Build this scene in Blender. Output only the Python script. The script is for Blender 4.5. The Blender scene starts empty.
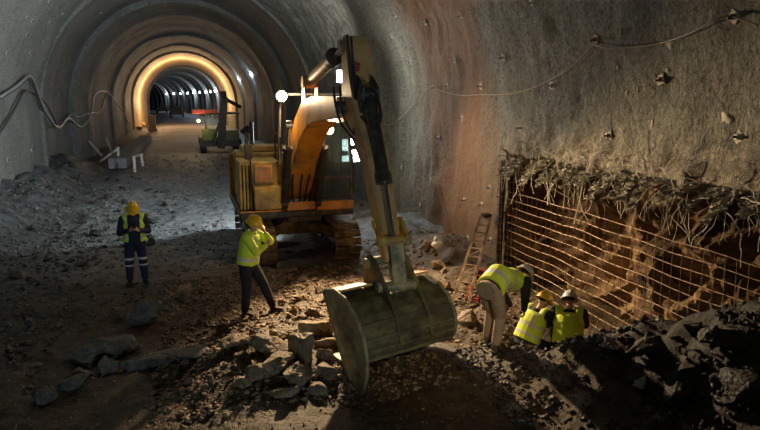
import bpy, bmesh, math, random
import numpy as np
from mathutils import Vector, Matrix, noise as mnoise
R = math.radians
C = bpy.context.scene.collection
SC = bpy.context.scene

# ------------------------------------------------------------------ camera
FPX = 620.0
PITCH = math.atan(117 / FPX)
YAW = math.atan(0.309)
CAM = Vector((0, 0, 3.8))
cd = bpy.data.cameras.new('camera')
cam = bpy.data.objects.new('camera', cd)
C.objects.link(cam)
cam.location = CAM
cam.rotation_euler = (R(90) - PITCH, 0, -YAW)
cd.sensor_width = 36
cd.lens = FPX * 36 / 760
cd.clip_end = 600
SC.camera = cam

# ------------------------------------------------------------------ world and exposure
w = bpy.data.worlds.new('world')
SC.world = w
w.use_nodes = True
w.node_tree.nodes['Background'].inputs[0].default_value = (0.62, 0.78, 1.0, 1)
w.node_tree.nodes['Background'].inputs[1].default_value = 0.035
SC.view_settings.view_transform = 'Standard'
SC.view_settings.look = 'None'
SC.view_settings.gamma = 1
SC.view_settings.exposure = 0.0
SC.view_settings.use_curve_mapping = False
SC.cycles.max_bounces = 5
SC.cycles.diffuse_bounces = 3
SC.cycles.sample_clamp_indirect = 3

# ------------------------------------------------------------------ lamps of the site and added fill lights
def lamp(name, loc, power, col, radius=0.1, spot=None, aim=None, blend=0.6):
    l = bpy.data.lights.new(name, 'SPOT' if spot else 'POINT')
    l.energy = power
    l.color = col
    l.shadow_soft_size = radius
    o = bpy.data.objects.new(name, l)
    C.objects.link(o)
    o.location = loc
    if spot:
        l.spot_size = R(spot)
        l.spot_blend = blend
        o.rotation_euler = (Vector(aim) - Vector(loc)).to_track_quat('-Z', 'Y').to_euler()
    return o
WARM = (1.0, 0.70, 0.38)
COOL = (0.78, 0.9, 1.0)
# excavator work lamps, shining over the digging area, plus an added wall fill
lamp('cab_floodlight', (2.98, 13.2, 3.12), 2700, WARM, 0.08, 100, (3.3, 8.6, 0.7), 0.6)
lamp('wall_wash_fill', (3.75, 13.5, 3.3), 250, (1.0, 0.78, 0.52), 0.08, 125, (6.3, 12.0, 1.4), 0.8)  # added spot that brightens the lower right wall
lamp('rail_floodlight', (1.98, 13.45, 3.84), 95, (1.0, 0.72, 0.42), 0.1)
# flood lamps standing behind the excavator beside the right wall
lamp('wall_floodlight', (4.35, 17.9, 4.45), 200, (1.0, 0.9, 0.74), 0.12)
lamp('low_floodlight', (4.4, 18.3, 2.3), 1700, (0.8, 0.95, 1.0), 0.15, 150, (-3.0, 22, 1.0), 0.6)
# added fill spots: ceiling from the mast, walls and ground from behind the camera
lamp('ceiling_fill', (4.2, 17.75, 4.75), 3100, (0.88, 0.95, 1.0), 0.12, 125, (-2.0, 22, 8.0), 0.7)  # added fill for the ceiling and left wall
lamp('vault_fill', (4.15, 17.95, 4.7), 1500, (1.0, 0.95, 0.86), 0.12, 62, (3.6, 28, 8.0), 0.8)  # second added fill, grazing the vault down the tunnel
lamp('left_wall_fill', (2.5, -5.0, 1.7), 1300, (0.66, 0.93, 1.0), 0.9, 78, (-6.3, 15, 6.2), 0.9)  # unseen cool fill added to brighten the left wall
lamp('right_wall_fill', (-3.5, -3.0, 6.5), 95, (1.0, 0.93, 0.62), 0.6, 76, (6.4, 8.0, 6.2), 0.9)  # unseen warm fill added for the right wall

lamp('foreground_fill', (1.2, -3.0, 6.6), 1300, (1.0, 0.78, 0.48), 0.25, 17, (3.5, 7.6, 0.6), 0.95)  # unseen narrow fill added to brighten the ground by the bucket

# ------------------------------------------------------------------ picture rays
F_ = Vector((math.sin(YAW) * math.cos(PITCH), math.cos(YAW) * math.cos(PITCH), -math.sin(PITCH)))
R_ = Vector((math.cos(YAW), -math.sin(YAW), 0))
U_ = R_.cross(F_)
def ray(x, y): return F_ + R_ * ((x - 380) / FPX) + U_ * ((215 - y) / FPX)
def atY(x, y, Y): d = ray(x, y); return CAM + d * (Y / d.y)
def atX(x, y, X): d = ray(x, y); return CAM + d * (X / d.x)

# ------------------------------------------------------------------ noise
_rs = np.random.RandomState(7)
_perm = _rs.permutation(4096)
_val = _rs.rand(4096) * 2 - 1
def vnoise(x, y, z=0.0):
    x = np.asarray(x, float); y = np.asarray(y, float); z = np.asarray(z, float) + 0 * x
    xi = np.floor(x).astype(int); yi = np.floor(y).astype(int); zi = np.floor(z).astype(int)
    xf = x - xi; yf = y - yi; zf = z - zi
    s = lambda t: t * t * (3 - 2 * t)
    u, v, w_ = s(xf), s(yf), s(zf)
    def h(a, b, c): return _val[_perm[(_perm[(_perm[a % 4096] + b) % 4096] + c) % 4096]]
    def l(a, b, t): return a + (b - a) * t
    return l(l(l(h(xi, yi, zi), h(xi + 1, yi, zi), u), l(h(xi, yi + 1, zi), h(xi + 1, yi + 1, zi), u), v),
             l(l(h(xi, yi, zi + 1), h(xi + 1, yi, zi + 1), u), l(h(xi, yi + 1, zi + 1), h(xi + 1, yi + 1, zi + 1), u), v), w_)
def fbm(x, y, z=0.0, o=4, g=0.5):
    a = 1; t = 0; s = 0
    for i in range(o):
        t = t + a * vnoise(x * 2 ** i + 17 * i, y * 2 ** i + 31 * i, z * 2 ** i + 5 * i); s += a; a *= g
    return t / s
def sstep(a, b, x):
    t = np.clip((np.asarray(x, float) - a) / (b - a), 0, 1)
    return t * t * (3 - 2 * t)

# ------------------------------------------------------------------ materials
def nodes(name):
    m = bpy.data.materials.new(name)
    m.use_nodes = True
    return m, m.node_tree.nodes, m.node_tree.links, m.node_tree.nodes['Principled BSDF']
def mat(name, col, rough=0.7, metal=0.0, var=0.25, scale=6.0, bump=0.0, dirt=None, dirt_amt=0.4, spec=0.5, bscale=None):
    """base colour broken up by noise, optional dirt colour in patches, optional bump"""
    m, N, L, b = nodes(name)
    tc = N.new('ShaderNodeTexCoord')
    n1 = N.new('ShaderNodeTexNoise'); n1.inputs['Scale'].default_value = scale; n1.inputs['Detail'].default_value = 6
    L.new(tc.outputs['Object'], n1.inputs['Vector'])
    r = N.new('ShaderNodeValToRGB')
    r.color_ramp.elements[0].position = 0.3; r.color_ramp.elements[1].position = 0.7
    r.color_ramp.elements[0].color = (*[c * (1 - var) for c in col], 1)
    r.color_ramp.elements[1].color = (*[min(1, c * (1 + var)) for c in col], 1)
    L.new(n1.outputs['Fac'], r.inputs[0])
    out = r.outputs[0]
    if dirt:
        n2 = N.new('ShaderNodeTexNoise'); n2.inputs['Scale'].default_value = scale * 0.6; n2.inputs['Detail'].default_value = 8
        n2.inputs['Roughness'].default_value = 0.7
        L.new(tc.outputs['Object'], n2.inputs['Vector'])
        r2 = N.new('ShaderNodeValToRGB')
        r2.color_ramp.elements[0].position = 0.62 - dirt_amt * 0.35; r2.color_ramp.elements[1].position = 0.78 - dirt_amt * 0.35
        L.new(n2.outputs['Fac'], r2.inputs[0])
        mx = N.new('ShaderNodeMixRGB'); mx.inputs[2].default_value = (*dirt, 1)
        L.new(r2.outputs[0], mx.inputs[0]); L.new(out, mx.inputs[1])
        out = mx.outputs[0]
    L.new(out, b.inputs['Base Color'])
    b.inputs['Roughness'].default_value = rough
    b.inputs['Metallic'].default_value = metal
    b.inputs['Specular IOR Level'].default_value = spec
    if bump:
        n3 = N.new('ShaderNodeTexNoise'); n3.inputs['Scale'].default_value = bscale or scale * 4; n3.inputs['Detail'].default_value = 8
        L.new(tc.outputs['Object'], n3.inputs['Vector'])
        bp = N.new('ShaderNodeBump'); bp.inputs['Strength'].default_value = bump; bp.inputs['Distance'].default_value = 0.05
        L.new(n3.outputs['Fac'], bp.inputs['Height']); L.new(bp.outputs[0], b.inputs['Normal'])
    return m
def emit(name, col, strength):
    m, N, L, b = nodes(name)
    b.inputs['Base Color'].default_value = (*col, 1)
    b.inputs['Emission Color'].default_value = (*col, 1)
    b.inputs['Emission Strength'].default_value = strength
    return m

def lining_mat(name, base, light, stain=None):
    m, N, L, b = nodes(name)
    g = N.new('ShaderNodeNewGeometry')
    def noi(scale, vec, det=7, rough=0.6):
        n = N.new('ShaderNodeTexNoise'); n.inputs['Scale'].default_value = scale; n.inputs['Detail'].default_value = det
        n.inputs['Roughness'].default_value = rough
        L.new(vec, n.inputs['Vector']); return n.outputs['Fac']
    def ramp(a, lo, hi):
        r = N.new('ShaderNodeMapRange'); r.inputs[1].default_value = lo; r.inputs[2].default_value = hi
        L.new(a, r.inputs[0]); return r.outputs[0]
    def mix(f, a, c):
        x = N.new('ShaderNodeMixRGB'); L.new(f, x.inputs[0])
        if isinstance(a, tuple): x.inputs[1].default_value = (*a, 1)
        else: L.new(a, x.inputs[1])
        x.inputs[2].default_value = (*c, 1); return x.outputs[0]
    mp = N.new('ShaderNodeMapping'); mp.inputs['Scale'].default_value = (1, 1, 0.16)   # vertical runs and drips
    L.new(g.outputs['Position'], mp.inputs['Vector'])
    c = mix(ramp(noi(0.5, g.outputs['Position']), 0.35, 0.65), base, light)
    c = mix(ramp(noi(1.6, mp.outputs[0], 8), 0.52, 0.82), c, tuple(x * 0.62 for x in base))
    c = mix(ramp(noi(2.3, mp.outputs[0], 9, 0.7), 0.60, 0.85), c, tuple(min(1, x * 1.5) for x in light))
    c = mix(ramp(noi(11, g.outputs['Position'], 6, 0.75), 0.50, 0.62), c, tuple(x * 0.5 for x in base))
    c = mix(ramp(noi(17, g.outputs['Position'], 6, 0.75), 0.53, 0.66), c, tuple(min(1, x * 1.35) for x in light))
    if stain:
        sx = N.new('ShaderNodeSeparateXYZ'); L.new(g.outputs['Position'], sx.inputs[0])
        nn = noi(0.8, mp.outputs[0], 6)
        ad = N.new('ShaderNodeMath'); ad.operation = 'MULTIPLY_ADD'; ad.inputs[1].default_value = 3.2
        L.new(nn, ad.inputs[0]); L.new(sx.outputs['Y'], ad.inputs[2])
        up = ramp(ad.outputs[0], 13.4, 14.3); dn = ramp(ad.outputs[0], 19.2, 16.8)
        xx = ramp(sx.outputs['X'], 0.0, 3.0)
        ml = N.new('ShaderNodeMath'); ml.operation = 'MULTIPLY'; L.new(up, ml.inputs[0]); L.new(dn, ml.inputs[1])
        m2 = N.new('ShaderNodeMath'); m2.operation = 'MULTIPLY'; L.new(ml.outputs[0], m2.inputs[0]); L.new(xx, m2.inputs[1])
        m3 = N.new('ShaderNodeMath'); m3.operation = 'MULTIPLY'; m3.inputs[1].default_value = 0.9
        L.new(m2.outputs[0], m3.inputs[0])
        c = mix(m3.outputs[0], c, stain)
        # tan clay splash on the lower wall up to the cut
        lowz = ramp(sx.outputs['Z'], 3.4, 2.0); yr = ramp(ad.outputs[0], 16.0, 14.0)
        m4 = N.new('ShaderNodeMath'); m4.operation = 'MULTIPLY'; L.new(lowz, m4.inputs[0]); L.new(yr, m4.inputs[1])
        m5 = N.new('ShaderNodeMath'); m5.operation = 'MULTIPLY'; L.new(m4.outputs[0], m5.inputs[0]); L.new(xx, m5.inputs[1])
        m6 = N.new('ShaderNodeMath'); m6.operation = 'MULTIPLY'; m6.inputs[1].default_value = 0.6
        L.new(m5.outputs[0], m6.inputs[0])
        c = mix(m6.outputs[0], c, (0.40, 0.28, 0.18))
        # pale torn fabric and laitance just above the cut
        cz = ramp(sx.outputs['Z'], 3.7, 2.9); cy = ramp(sx.outputs['Y'], 12.0, 11.0)
        nz = ramp(noi(5, g.outputs['Position'], 8, 0.7), 0.48, 0.6)
        pr = None
        for q_ in (cy, xx, nz):
            mm = N.new('ShaderNodeMath'); mm.operation = 'MULTIPLY'; L.new(pr if pr else cz, mm.inputs[0]); L.new(q_, mm.inputs[1]); pr = mm.outputs[0]
        c = mix(pr, c, (0.50, 0.46, 0.37))
    L.new(c, b.inputs['Base Color'])
    b.inputs['Roughness'].default_value = 0.62
    b.inputs['Specular IOR Level'].default_value = 0.4
    bp = N.new('ShaderNodeBump'); bp.inputs['Strength'].default_value = 1.0; bp.inputs['Distance'].default_value = 0.10
    L.new(noi(6, g.outputs['Position'], 8, 0.7), bp.inputs['Height']); L.new(bp.outputs[0], b.inputs['Normal'])
    return m
M = {}
M['shotcrete'] = lining_mat('shotcrete', (0.165, 0.17, 0.15), (0.25, 0.255, 0.228), (0.23, 0.105, 0.035))
M['shotcrete_far'] = lining_mat('shotcrete_far', (0.12, 0.13, 0.125), (0.21, 0.22, 0.21))
M['arch_lining'] = lining_mat('arch_lining', (0.5, 0.38, 0.24), (0.6, 0.47, 0.31))
M['rock_wall'] = mat('rock_wall', (0.10, 0.055, 0.028), 0.9, var=0.7, scale=1.5, bump=0.8, dirt=(0.36, 0.24, 0.13), dirt_amt=0.5, bscale=7)

def ground_mat():
    m, N, L, b = nodes('ground_soil')
    g = N.new('ShaderNodeNewGeometry')
    sx = N.new('ShaderNodeSeparateXYZ'); L.new(g.outputs['Position'], sx.inputs[0])
    def noi(scale, det=8, rough=0.65):
        n = N.new('ShaderNodeTexNoise'); n.inputs['Scale'].default_value = scale; n.inputs['Detail'].default_value = det
        n.inputs['Roughness'].default_value = rough; L.new(g.outputs['Position'], n.inputs['Vector']); return n.outputs['Fac']
    def cr(f, a, c, p0=0.35, p1=0.65):
        r = N.new('ShaderNodeValToRGB'); r.color_ramp.elements[0].position = p0; r.color_ramp.elements[1].position = p1
        r.color_ramp.elements[0].color = (*a, 1); r.color_ramp.elements[1].color = (*c, 1); L.new(f, r.inputs[0]); return r.outputs[0]
    brown = cr(noi(5), (0.032, 0.022, 0.014), (0.125, 0.085, 0.048))
    grey = cr(noi(4), (0.13, 0.135, 0.14), (0.32, 0.325, 0.33))
    ad = N.new('ShaderNodeMath'); ad.operation = 'MULTIPLY_ADD'; ad.inputs[1].default_value = 5; L.new(noi(0.7), ad.inputs[0]); L.new(sx.outputs['Y'], ad.inputs[2])
    mr = N.new('ShaderNodeMapRange'); mr.inputs[1].default_value = 15.5; mr.inputs[2].default_value = 18.5; L.new(ad.outputs[0], mr.inputs[0])
    mx = N.new('ShaderNodeMixRGB'); L.new(mr.outputs[0], mx.inputs[0]); L.new(brown, mx.inputs[1]); L.new(grey, mx.inputs[2])
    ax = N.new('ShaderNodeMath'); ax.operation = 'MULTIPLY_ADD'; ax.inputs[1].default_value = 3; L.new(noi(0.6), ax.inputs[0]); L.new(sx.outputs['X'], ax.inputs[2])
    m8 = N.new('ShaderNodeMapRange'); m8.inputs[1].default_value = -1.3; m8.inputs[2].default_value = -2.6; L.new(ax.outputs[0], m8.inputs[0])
    dk = N.new('ShaderNodeMixRGB'); L.new(m8.outputs[0], dk.inputs[0]); L.new(mx.outputs[0], dk.inputs[1]); L.new(cr(noi(3), (0.035, 0.036, 0.036), (0.13, 0.135, 0.135)), dk.inputs[2])  # shade on the heap along the left wall, put into the ground colour
    # darker ground colour over the spoil heap on the right
    ay = N.new('ShaderNodeMath'); ay.operation = 'MULTIPLY_ADD'; ay.inputs[1].default_value = 1.2; L.new(noi(1.1), ay.inputs[0]); L.new(sx.outputs['Y'], ay.inputs[2])
    k1 = N.new('ShaderNodeMapRange'); k1.inputs[1].default_value = 8.2; k1.inputs[2].default_value = 7.6; L.new(ay.outputs[0], k1.inputs[0])
    k2 = N.new('ShaderNodeMapRange'); k2.inputs[1].default_value = 4.2; k2.inputs[2].default_value = 5.0; L.new(sx.outputs['X'], k2.inputs[0])
    k3 = N.new('ShaderNodeMath'); k3.operation = 'MULTIPLY'; L.new(k1.outputs[0], k3.inputs[0]); L.new(k2.outputs[0], k3.inputs[1])
    dk2 = N.new('ShaderNodeMixRGB'); L.new(k3.outputs[0], dk2.inputs[0]); L.new(dk.outputs[0], dk2.inputs[1]); dk2.inputs[2].default_value = (0.025, 0.022, 0.018, 1)
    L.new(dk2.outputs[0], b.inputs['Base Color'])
    b.inputs['Roughness'].default_value = 0.6
    bp = N.new('ShaderNodeBump'); bp.inputs['Strength'].default_value = 0.8; bp.inputs['Distance'].default_value = 0.05
    L.new(noi(14), bp.inputs['Height']); L.new(bp.outputs[0], b.inputs['Normal'])
    return m
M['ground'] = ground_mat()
M['rock_grey'] = mat('rock_grey', (0.17, 0.17, 0.16), 0.6, var=0.5, scale=4, bump=0.9, dirt=(0.08, 0.07, 0.055), dirt_amt=0.6)
M['rock_brown'] = mat('rock_brown', (0.23, 0.155, 0.095), 0.6, var=0.6, scale=5, bump=0.9, dirt=(0.32, 0.25, 0.17), dirt_amt=0.35)
M['rock_dark'] = mat('rock_dark', (0.035, 0.033, 0.031), 0.55, var=0.5, scale=5, bump=0.9, dirt=(0.09, 0.08, 0.07), dirt_amt=0.3)
M['rock_tan'] = mat('rock_tan', (0.38, 0.27, 0.165), 0.65, var=0.6, scale=5, bump=1.0, dirt=(0.12, 0.08, 0.05), dirt_amt=0.55)
M['orange_paint'] = mat('orange_paint', (0.72, 0.30, 0.03), 0.42, var=0.12, scale=2.5, dirt=(0.22, 0.13, 0.06), dirt_amt=0.35)
M['yellow_paint'] = mat('yellow_paint', (0.62, 0.40, 0.07), 0.5, var=0.15, scale=3, dirt=(0.2, 0.14, 0.07), dirt_amt=0.5)
M['tan_paint'] = mat('tan_paint', (0.62, 0.36, 0.16), 0.5, var=0.12, scale=3, dirt=(0.27, 0.19, 0.12), dirt_amt=0.35)
M['dark_metal'] = mat('dark_metal', (0.045, 0.042, 0.038), 0.5, 0.3, var=0.3, scale=8, dirt=(0.12, 0.09, 0.06), dirt_amt=0.4)
M['rubber'] = mat('rubber', (0.02, 0.02, 0.02), 0.5, var=0.3)
M['track_steel'] = mat('track_steel', (0.36, 0.26, 0.17), 0.6, 0.2, var=0.35, scale=6, dirt=(0.12, 0.09, 0.06), dirt_amt=0.5, bump=0.2)
M['bucket_steel'] = mat('bucket_steel', (0.065, 0.06, 0.04), 0.55, 0.25, var=0.4, scale=3, dirt=(0.2, 0.19, 0.09), dirt_amt=0.5, bump=0.25)
M['bucket_edge'] = mat('bucket_edge', (0.34, 0.32, 0.18), 0.5, 0.1, var=0.35, scale=5, dirt=(0.11, 0.11, 0.09), dirt_amt=0.5, bump=0.2)
M['chrome'] = mat('chrome', (0.7, 0.7, 0.7), 0.2, 1.0, var=0.05)
def glass_mat():
    m, N, L, b = nodes('cab_glass')
    b.inputs['Base Color'].default_value = (0.55, 0.65, 0.62, 1)
    b.inputs['Roughness'].default_value = 0.05
    b.inputs['Transmission Weight'].default_value = 0.9
    b.inputs['IOR'].default_value = 1.2
    return m
M['glass'] = glass_mat()
M['steel_bar'] = mat('steel_bar', (0.34, 0.23, 0.13), 0.55, 0.25, var=0.35, scale=9)
M['grey_steel'] = mat('grey_steel', (0.42, 0.42, 0.42), 0.5, 0.3, var=0.3, scale=9)
M['wire_pale'] = mat('wire_pale', (0.66, 0.62, 0.54), 0.7, var=0.3, scale=9)
M['membrane'] = mat('membrane', (0.6, 0.57, 0.5), 0.7, var=0.4, scale=5, bump=0.6)
M['cable_dark'] = mat('cable_dark', (0.05, 0.055, 0.06), 0.45, var=0.2)
M['cable_grey'] = mat('cable_grey', (0.3, 0.31, 0.32), 0.45, var=0.2)
M['cable_pale'] = mat('cable_pale', (0.42, 0.37, 0.27), 0.6, var=0.2)
M['hivis'] = mat('hivis_yellow', (0.74, 0.92, 0.07), 0.7, var=0.1, scale=12)
M['reflective'] = mat('reflective_tape', (0.62, 0.63, 0.62), 0.4, var=0.06)
M['navy'] = mat('navy_cloth', (0.018, 0.022, 0.05), 0.85, var=0.25, scale=15)
M['black_cloth'] = mat('black_cloth', (0.015, 0.015, 0.017), 0.85, var=0.25, scale=15)
M['khaki'] = mat('khaki_cloth', (0.40, 0.30, 0.21), 0.85, var=0.2, scale=12)
M['skin'] = mat('skin', (0.52, 0.31, 0.21), 0.55, var=0.06)
M['hair'] = mat('hair', (0.02, 0.015, 0.012), 0.7, var=0.2)
M['eye'] = mat('eye', (0.02, 0.02, 0.02), 0.2, var=0.05)
M['lips'] = mat('lips', (0.38, 0.16, 0.13), 0.5, var=0.05)
M['helmet_yellow'] = mat('helmet_yellow', (0.85, 0.52, 0.02), 0.3, var=0.05)
M['helmet_white'] = mat('helmet_white', (0.75, 0.68, 0.66), 0.3, var=0.05)
M['helmet_grey'] = mat('helmet_grey', (0.62, 0.63, 0.64), 0.3, var=0.05)
M['boot'] = mat('boot_leather', (0.03, 0.024, 0.018), 0.6, var=0.3, dirt=(0.15, 0.11, 0.08), dirt_amt=0.4)
M['red_paint'] = mat('red_paint', (0.34, 0.035, 0.02), 0.5, var=0.15)
M['wood'] = mat('wood', (0.42, 0.33, 0.22), 0.8, var=0.3, scale=5, bump=0.2)
M['concrete'] = mat('concrete', (0.24, 0.24, 0.235), 0.8, var=0.2, scale=4, bump=0.3)
M['white_cloth'] = mat('white_bag', (0.8, 0.8, 0.78), 0.6, var=0.08)
M['green_paint'] = mat('green_yellow_paint', (0.10, 0.12, 0.02), 0.5, var=0.2)
M['lamp_warm'] = emit('lamp_lens_warm', (1.0, 0.86, 0.62), 60)
M['lamp_cool'] = emit('lamp_lens_cool', (0.8, 0.97, 1.0), 40)
M['lamp_tunnel'] = emit('tunnel_lamp_lens', (0.9, 0.97, 1.0), 25)
M['lamp_orange'] = emit('sodium_lamp_lens', (1.0, 0.62, 0.22), 18)

# ------------------------------------------------------------------ builders
def me_from(bm, name, smooth=False, angle=None):
    me = bpy.data.meshes.new(name)
    bm.normal_update()
    bm.to_mesh(me); bm.free()
    if smooth:
        for p in me.polygons: p.use_smooth = True
        if angle is not None:
            try: me.set_sharp_from_angle(angle=R(angle))
            except Exception: pass
    return me
def props(o, label=None, cat=None, group=None, kind=None):
    if label: o['label'] = label
    if cat: o['category'] = cat
    if group: o['group'] = group
    if kind: o['kind'] = kind
    return o
def link_me(name, me, m, parent=None):
    """mesh in world coordinates linked as one object, parented without moving"""
    o = bpy.data.objects.new(name, me)
    C.objects.link(o)
    for x in (m if isinstance(m, (list, tuple)) else [m]): me.materials.append(x)
    if parent:
        o.parent = parent
        p = parent; off = Vector((0, 0, 0))
        while p: off += p.location; p = p.parent
        o.matrix_parent_inverse = Matrix.Translation(-off) if parent.type == 'EMPTY' else Matrix.Identity(4)
    return o
def part(name, bm, m, parent=None, smooth=False, angle=40):
    return link_me(name, me_from(bm, name, smooth, angle), m, parent)
def empty(name, loc, label, cat, group=None):
    o = bpy.data.objects.new(name, None); C.objects.link(o)
    o.location = loc; o.empty_display_size = 0.2
    return props(o, label, cat, group)
def single(name, bm, m, label, cat, group=None, smooth=False, kind=None, angle=40):
    """one-mesh thing whose origin sits at its base"""
    me = me_from(bm, name, smooth, angle)
    co = np.empty(len(me.vertices) * 3); me.vertices.foreach_get('co', co); co = co.reshape(-1, 3)
    base = Vector(((co[:, 0].min() + co[:, 0].max()) / 2, (co[:, 1].min() + co[:, 1].max()) / 2, co[:, 2].min()))
    me.transform(Matrix.Translation(-base))
    o = link_me(name, me, m); o.location = base
    return props(o, label, cat, group, kind)
def box(bm, c, s, rot=None, bevel=0.0):
    mt = Matrix.Translation(Vector(c))
    if rot is not None: mt = mt @ (rot if isinstance(rot, Matrix) else Matrix.Rotation(rot, 4, 'Z'))
    r = bmesh.ops.create_cube(bm, size=1, matrix=mt @ Matrix.Diagonal((*s, 1)))
    if bevel:
        es = list({e for v in r['verts'] for e in v.link_edges})
        bmesh.ops.bevel(bm, geom=es, offset=bevel, segments=2, affect='EDGES', profile=0.5)
    return bm
def bbox(bm, a, b, bevel=0.0):
    return box(bm, [(a[i] + b[i]) / 2 for i in range(3)], [abs(b[i] - a[i]) for i in range(3)], None, bevel)
def cyl(bm, a, b, r0, r1=None, seg=16, caps=True):
    a = Vector(a); b = Vector(b); d = b - a
    if r1 is None: r1 = r0
    q = d.to_track_quat('Z', 'Y').to_matrix().to_4x4()
    bmesh.ops.create_cone(bm, cap_ends=caps, segments=seg, radius1=r0, radius2=r1, depth=d.length, matrix=Matrix.Translation((a + b) / 2) @ q)
    return bm
def beam(bm, a, b, w_, h, up=(0, 0, 1)):
    a = Vector(a); b = Vector(b); d = (b - a); L_ = d.length; d.normalize()
    s = d.cross(Vector(up)); s = s.normalized() if s.length > 1e-4 else Vector((1, 0, 0)); u = s.cross(d)
    m = Matrix((s, d, u)).transposed().to_4x4()
    box(bm, (a + b) / 2, (w_, L_, h), m); return bm
def sph(bm, c, r, seg=12, scale=(1, 1, 1), rot=None):
    m = Matrix.Translation(Vector(c))
    if rot is not None: m = m @ rot
    bmesh.ops.create_uvsphere(bm, u_segments=seg, v_segments=max(6, seg * 2 // 3), radius=r, matrix=m @ Matrix.Diagonal((*scale, 1)))
    return bm
def tube(bm, pts, r, seg=8, smooth_n=0):
    """swept round tube through points; r may be a list"""
    pts = [Vector(p) for p in pts]
    if smooth_n:
        q = []
        n = len(pts)
        for i in range(n - 1):
            p0 = pts[max(i - 1, 0)]; p1 = pts[i]; p2 = pts[i + 1]; p3 = pts[min(i + 2, n - 1)]
            for k in range(smooth_n):
                t = k / smooth_n
                q.append(0.5 * ((2 * p1) + (-p0 + p2) * t + (2 * p0 - 5 * p1 + 4 * p2 - p3) * t * t + (-p0 + 3 * p1 - 3 * p2 + p3) * t ** 3))
        q.append(pts[-1]); pts = q
    n = len(pts); rs = r if isinstance(r, (list, tuple)) else [r] * n
    if len(rs) != n: rs = [rs[min(len(rs) - 1, int(i / max(1, n - 1) * (len(rs) - 1) + .5))] for i in range(n)]
    prev = None; nrm = None
    t0 = (pts[1] - pts[0]).normalized()
    nrm = t0.orthogonal().normalized()
    for i in range(n):
        t = (pts[min(i + 1, n - 1)] - pts[max(i - 1, 0)])
        t = t.normalized() if t.length > 1e-9 else t0
        nrm = (nrm - t * nrm.dot(t)); nrm = nrm.normalized() if nrm.length > 1e-6 else t.orthogonal().normalized()
        bn = t.cross(nrm)
        ring = [bm.verts.new(pts[i] + (nrm * math.cos(2 * math.pi * k / seg) + bn * math.sin(2 * math.pi * k / seg)) * rs[i]) for k in range(seg)]
        if prev:
            for k in range(seg): bm.faces.new((prev[k], prev[(k + 1) % seg], ring[(k + 1) % seg], ring[k]))
        else: bm.faces.new(list(reversed(ring)))
        prev = ring
    bm.faces.new(prev)
    return bm
def prism_yz(bm, prof, x0, x1, shear=0.0):
    """polygon in (y,z) extruded in x; shear moves x with falling y (dx per metre towards the camera)"""
    def X(x, y): return x + shear * (14 - y)
    a = [bm.verts.new((X(x0, y), y, z)) for y, z in prof]
    b = [bm.verts.new((X(x1, y), y, z)) for y, z in prof]
    n = len(prof)
    bm.faces.new(a); bm.faces.new(list(reversed(b)))
    for i in range(n): bm.faces.new((a[i], b[i], b[(i + 1) % n], a[(i + 1) % n]))
    bmesh.ops.recalc_face_normals(bm, faces=bm.faces[:])
    return bm
def B(): return bmesh.new()
# ------------------------------------------------------------------ the terrain height
def hz(x, y):
    x = np.asarray(x, float); y = np.asarray(y, float)
    h = 0.10 * fbm(x * 0.5, y * 0.5, 1.0, 3)
    near = 1 - sstep(30, 60, y)
    h = h + near * 0.09 * fbm(x * 2.2, y * 2.2, 3.0, 4, 0.6)
    # rubble heap along the left wall
    lw = 1 - sstep(-6.3, -3.6, x + 0.5 * fbm(x * 0.3, y * 0.35, 9.0, 2))
    h = h + lw * 1.0 * (1 - sstep(34, 42, y)) * (0.8 + 0.5 * fbm(x, y, 4.0, 3))
    # dug ground on the near side drops a little; a low edge runs across in front of the left man
    edge = sstep(10.6, 12.6, y + 0.35 * (x + 1) + 0.5 * vnoise(x * 0.8, y * 0.8, 2.0))
    left = 1 - sstep(-0.6, 1.0, x)
    h = h - 0.22 * (1 - edge) * left
    # boulder bed between the man in front of the digger and the bucket
    d2 = ((x - 1.0) / 1.3) ** 2 + ((y - 9.0) / 1.5) ** 2
    h = h + 0.22 * np.exp(-d2)
    # hump under the machine's front
    h = h + 0.12 * np.exp(-(((x - 2.4) / 0.9) ** 2 + ((y - 12.2) / 1.0) ** 2))
    # rubble at the foot of the right wall beyond the bucket
    h = h + 0.45 * sstep(3.9, 5.8, x) * sstep(10.5, 11.6, y) * (1 - sstep(16, 22, y)) * (0.8 + 0.6 * fbm(x * 1.3, y * 1.3, 6.0, 3))
    # foreground spoil heap on the right, hiding the foot of the mesh
    s_ = ((x - 4.6) * 1.7 - (y - 7.2) * 2.2) / 7.73
    d_ = -(x - 4.6) * 0.791 - (y - 7.2) * 0.611
    hc = np.where(s_ < 0, 0.30 * np.exp(-(s_ / 0.35) ** 2), 0.30 + 1.35 * np.minimum(s_, 1.5))
    d = hc * np.where(d_ > 0, np.exp(-(d_ / (0.5 + 0.9 * np.clip(s_, 0, 1.5))) ** 2), np.exp(-(d_ / 0.5) ** 2))
    h = h + d
    # digging pit in front of the mesh and around the bucket tip
    h = h - 0.45 * np.exp(-(((x - 5.2) / 0.8) ** 2 + ((y - 8.2) / 0.6) ** 2))
    h = h - 0.15 * np.exp(-(((x - 2.0) / 0.6) ** 2 + ((y - 7.3) / 0.5) ** 2))
    h = h + 0.13 * fbm(x * 2.4, y * 2.4, 12.0, 4, 0.6) * (1 - sstep(8, 12, y)) * (np.clip(d * 2, 0, 1) + 0.25)
    return h
def H(x, y): return float(hz(np.array([x]), np.array([y]))[0])
def gpx(px, py, off=0.0):
    """where the ray through a point of the picture meets the ground"""
    d = ray(px, py)
    t = np.arange(4.0, 300.0, 0.03)
    X = CAM.x + d.x * t; Y = CAM.y + d.y * t; Z = CAM.z + d.z * t
    g = hz(X, Y) + off
    k = int(np.argmax(Z < g))
    return Vector((X[k], Y[k], float(g[k])))

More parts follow.
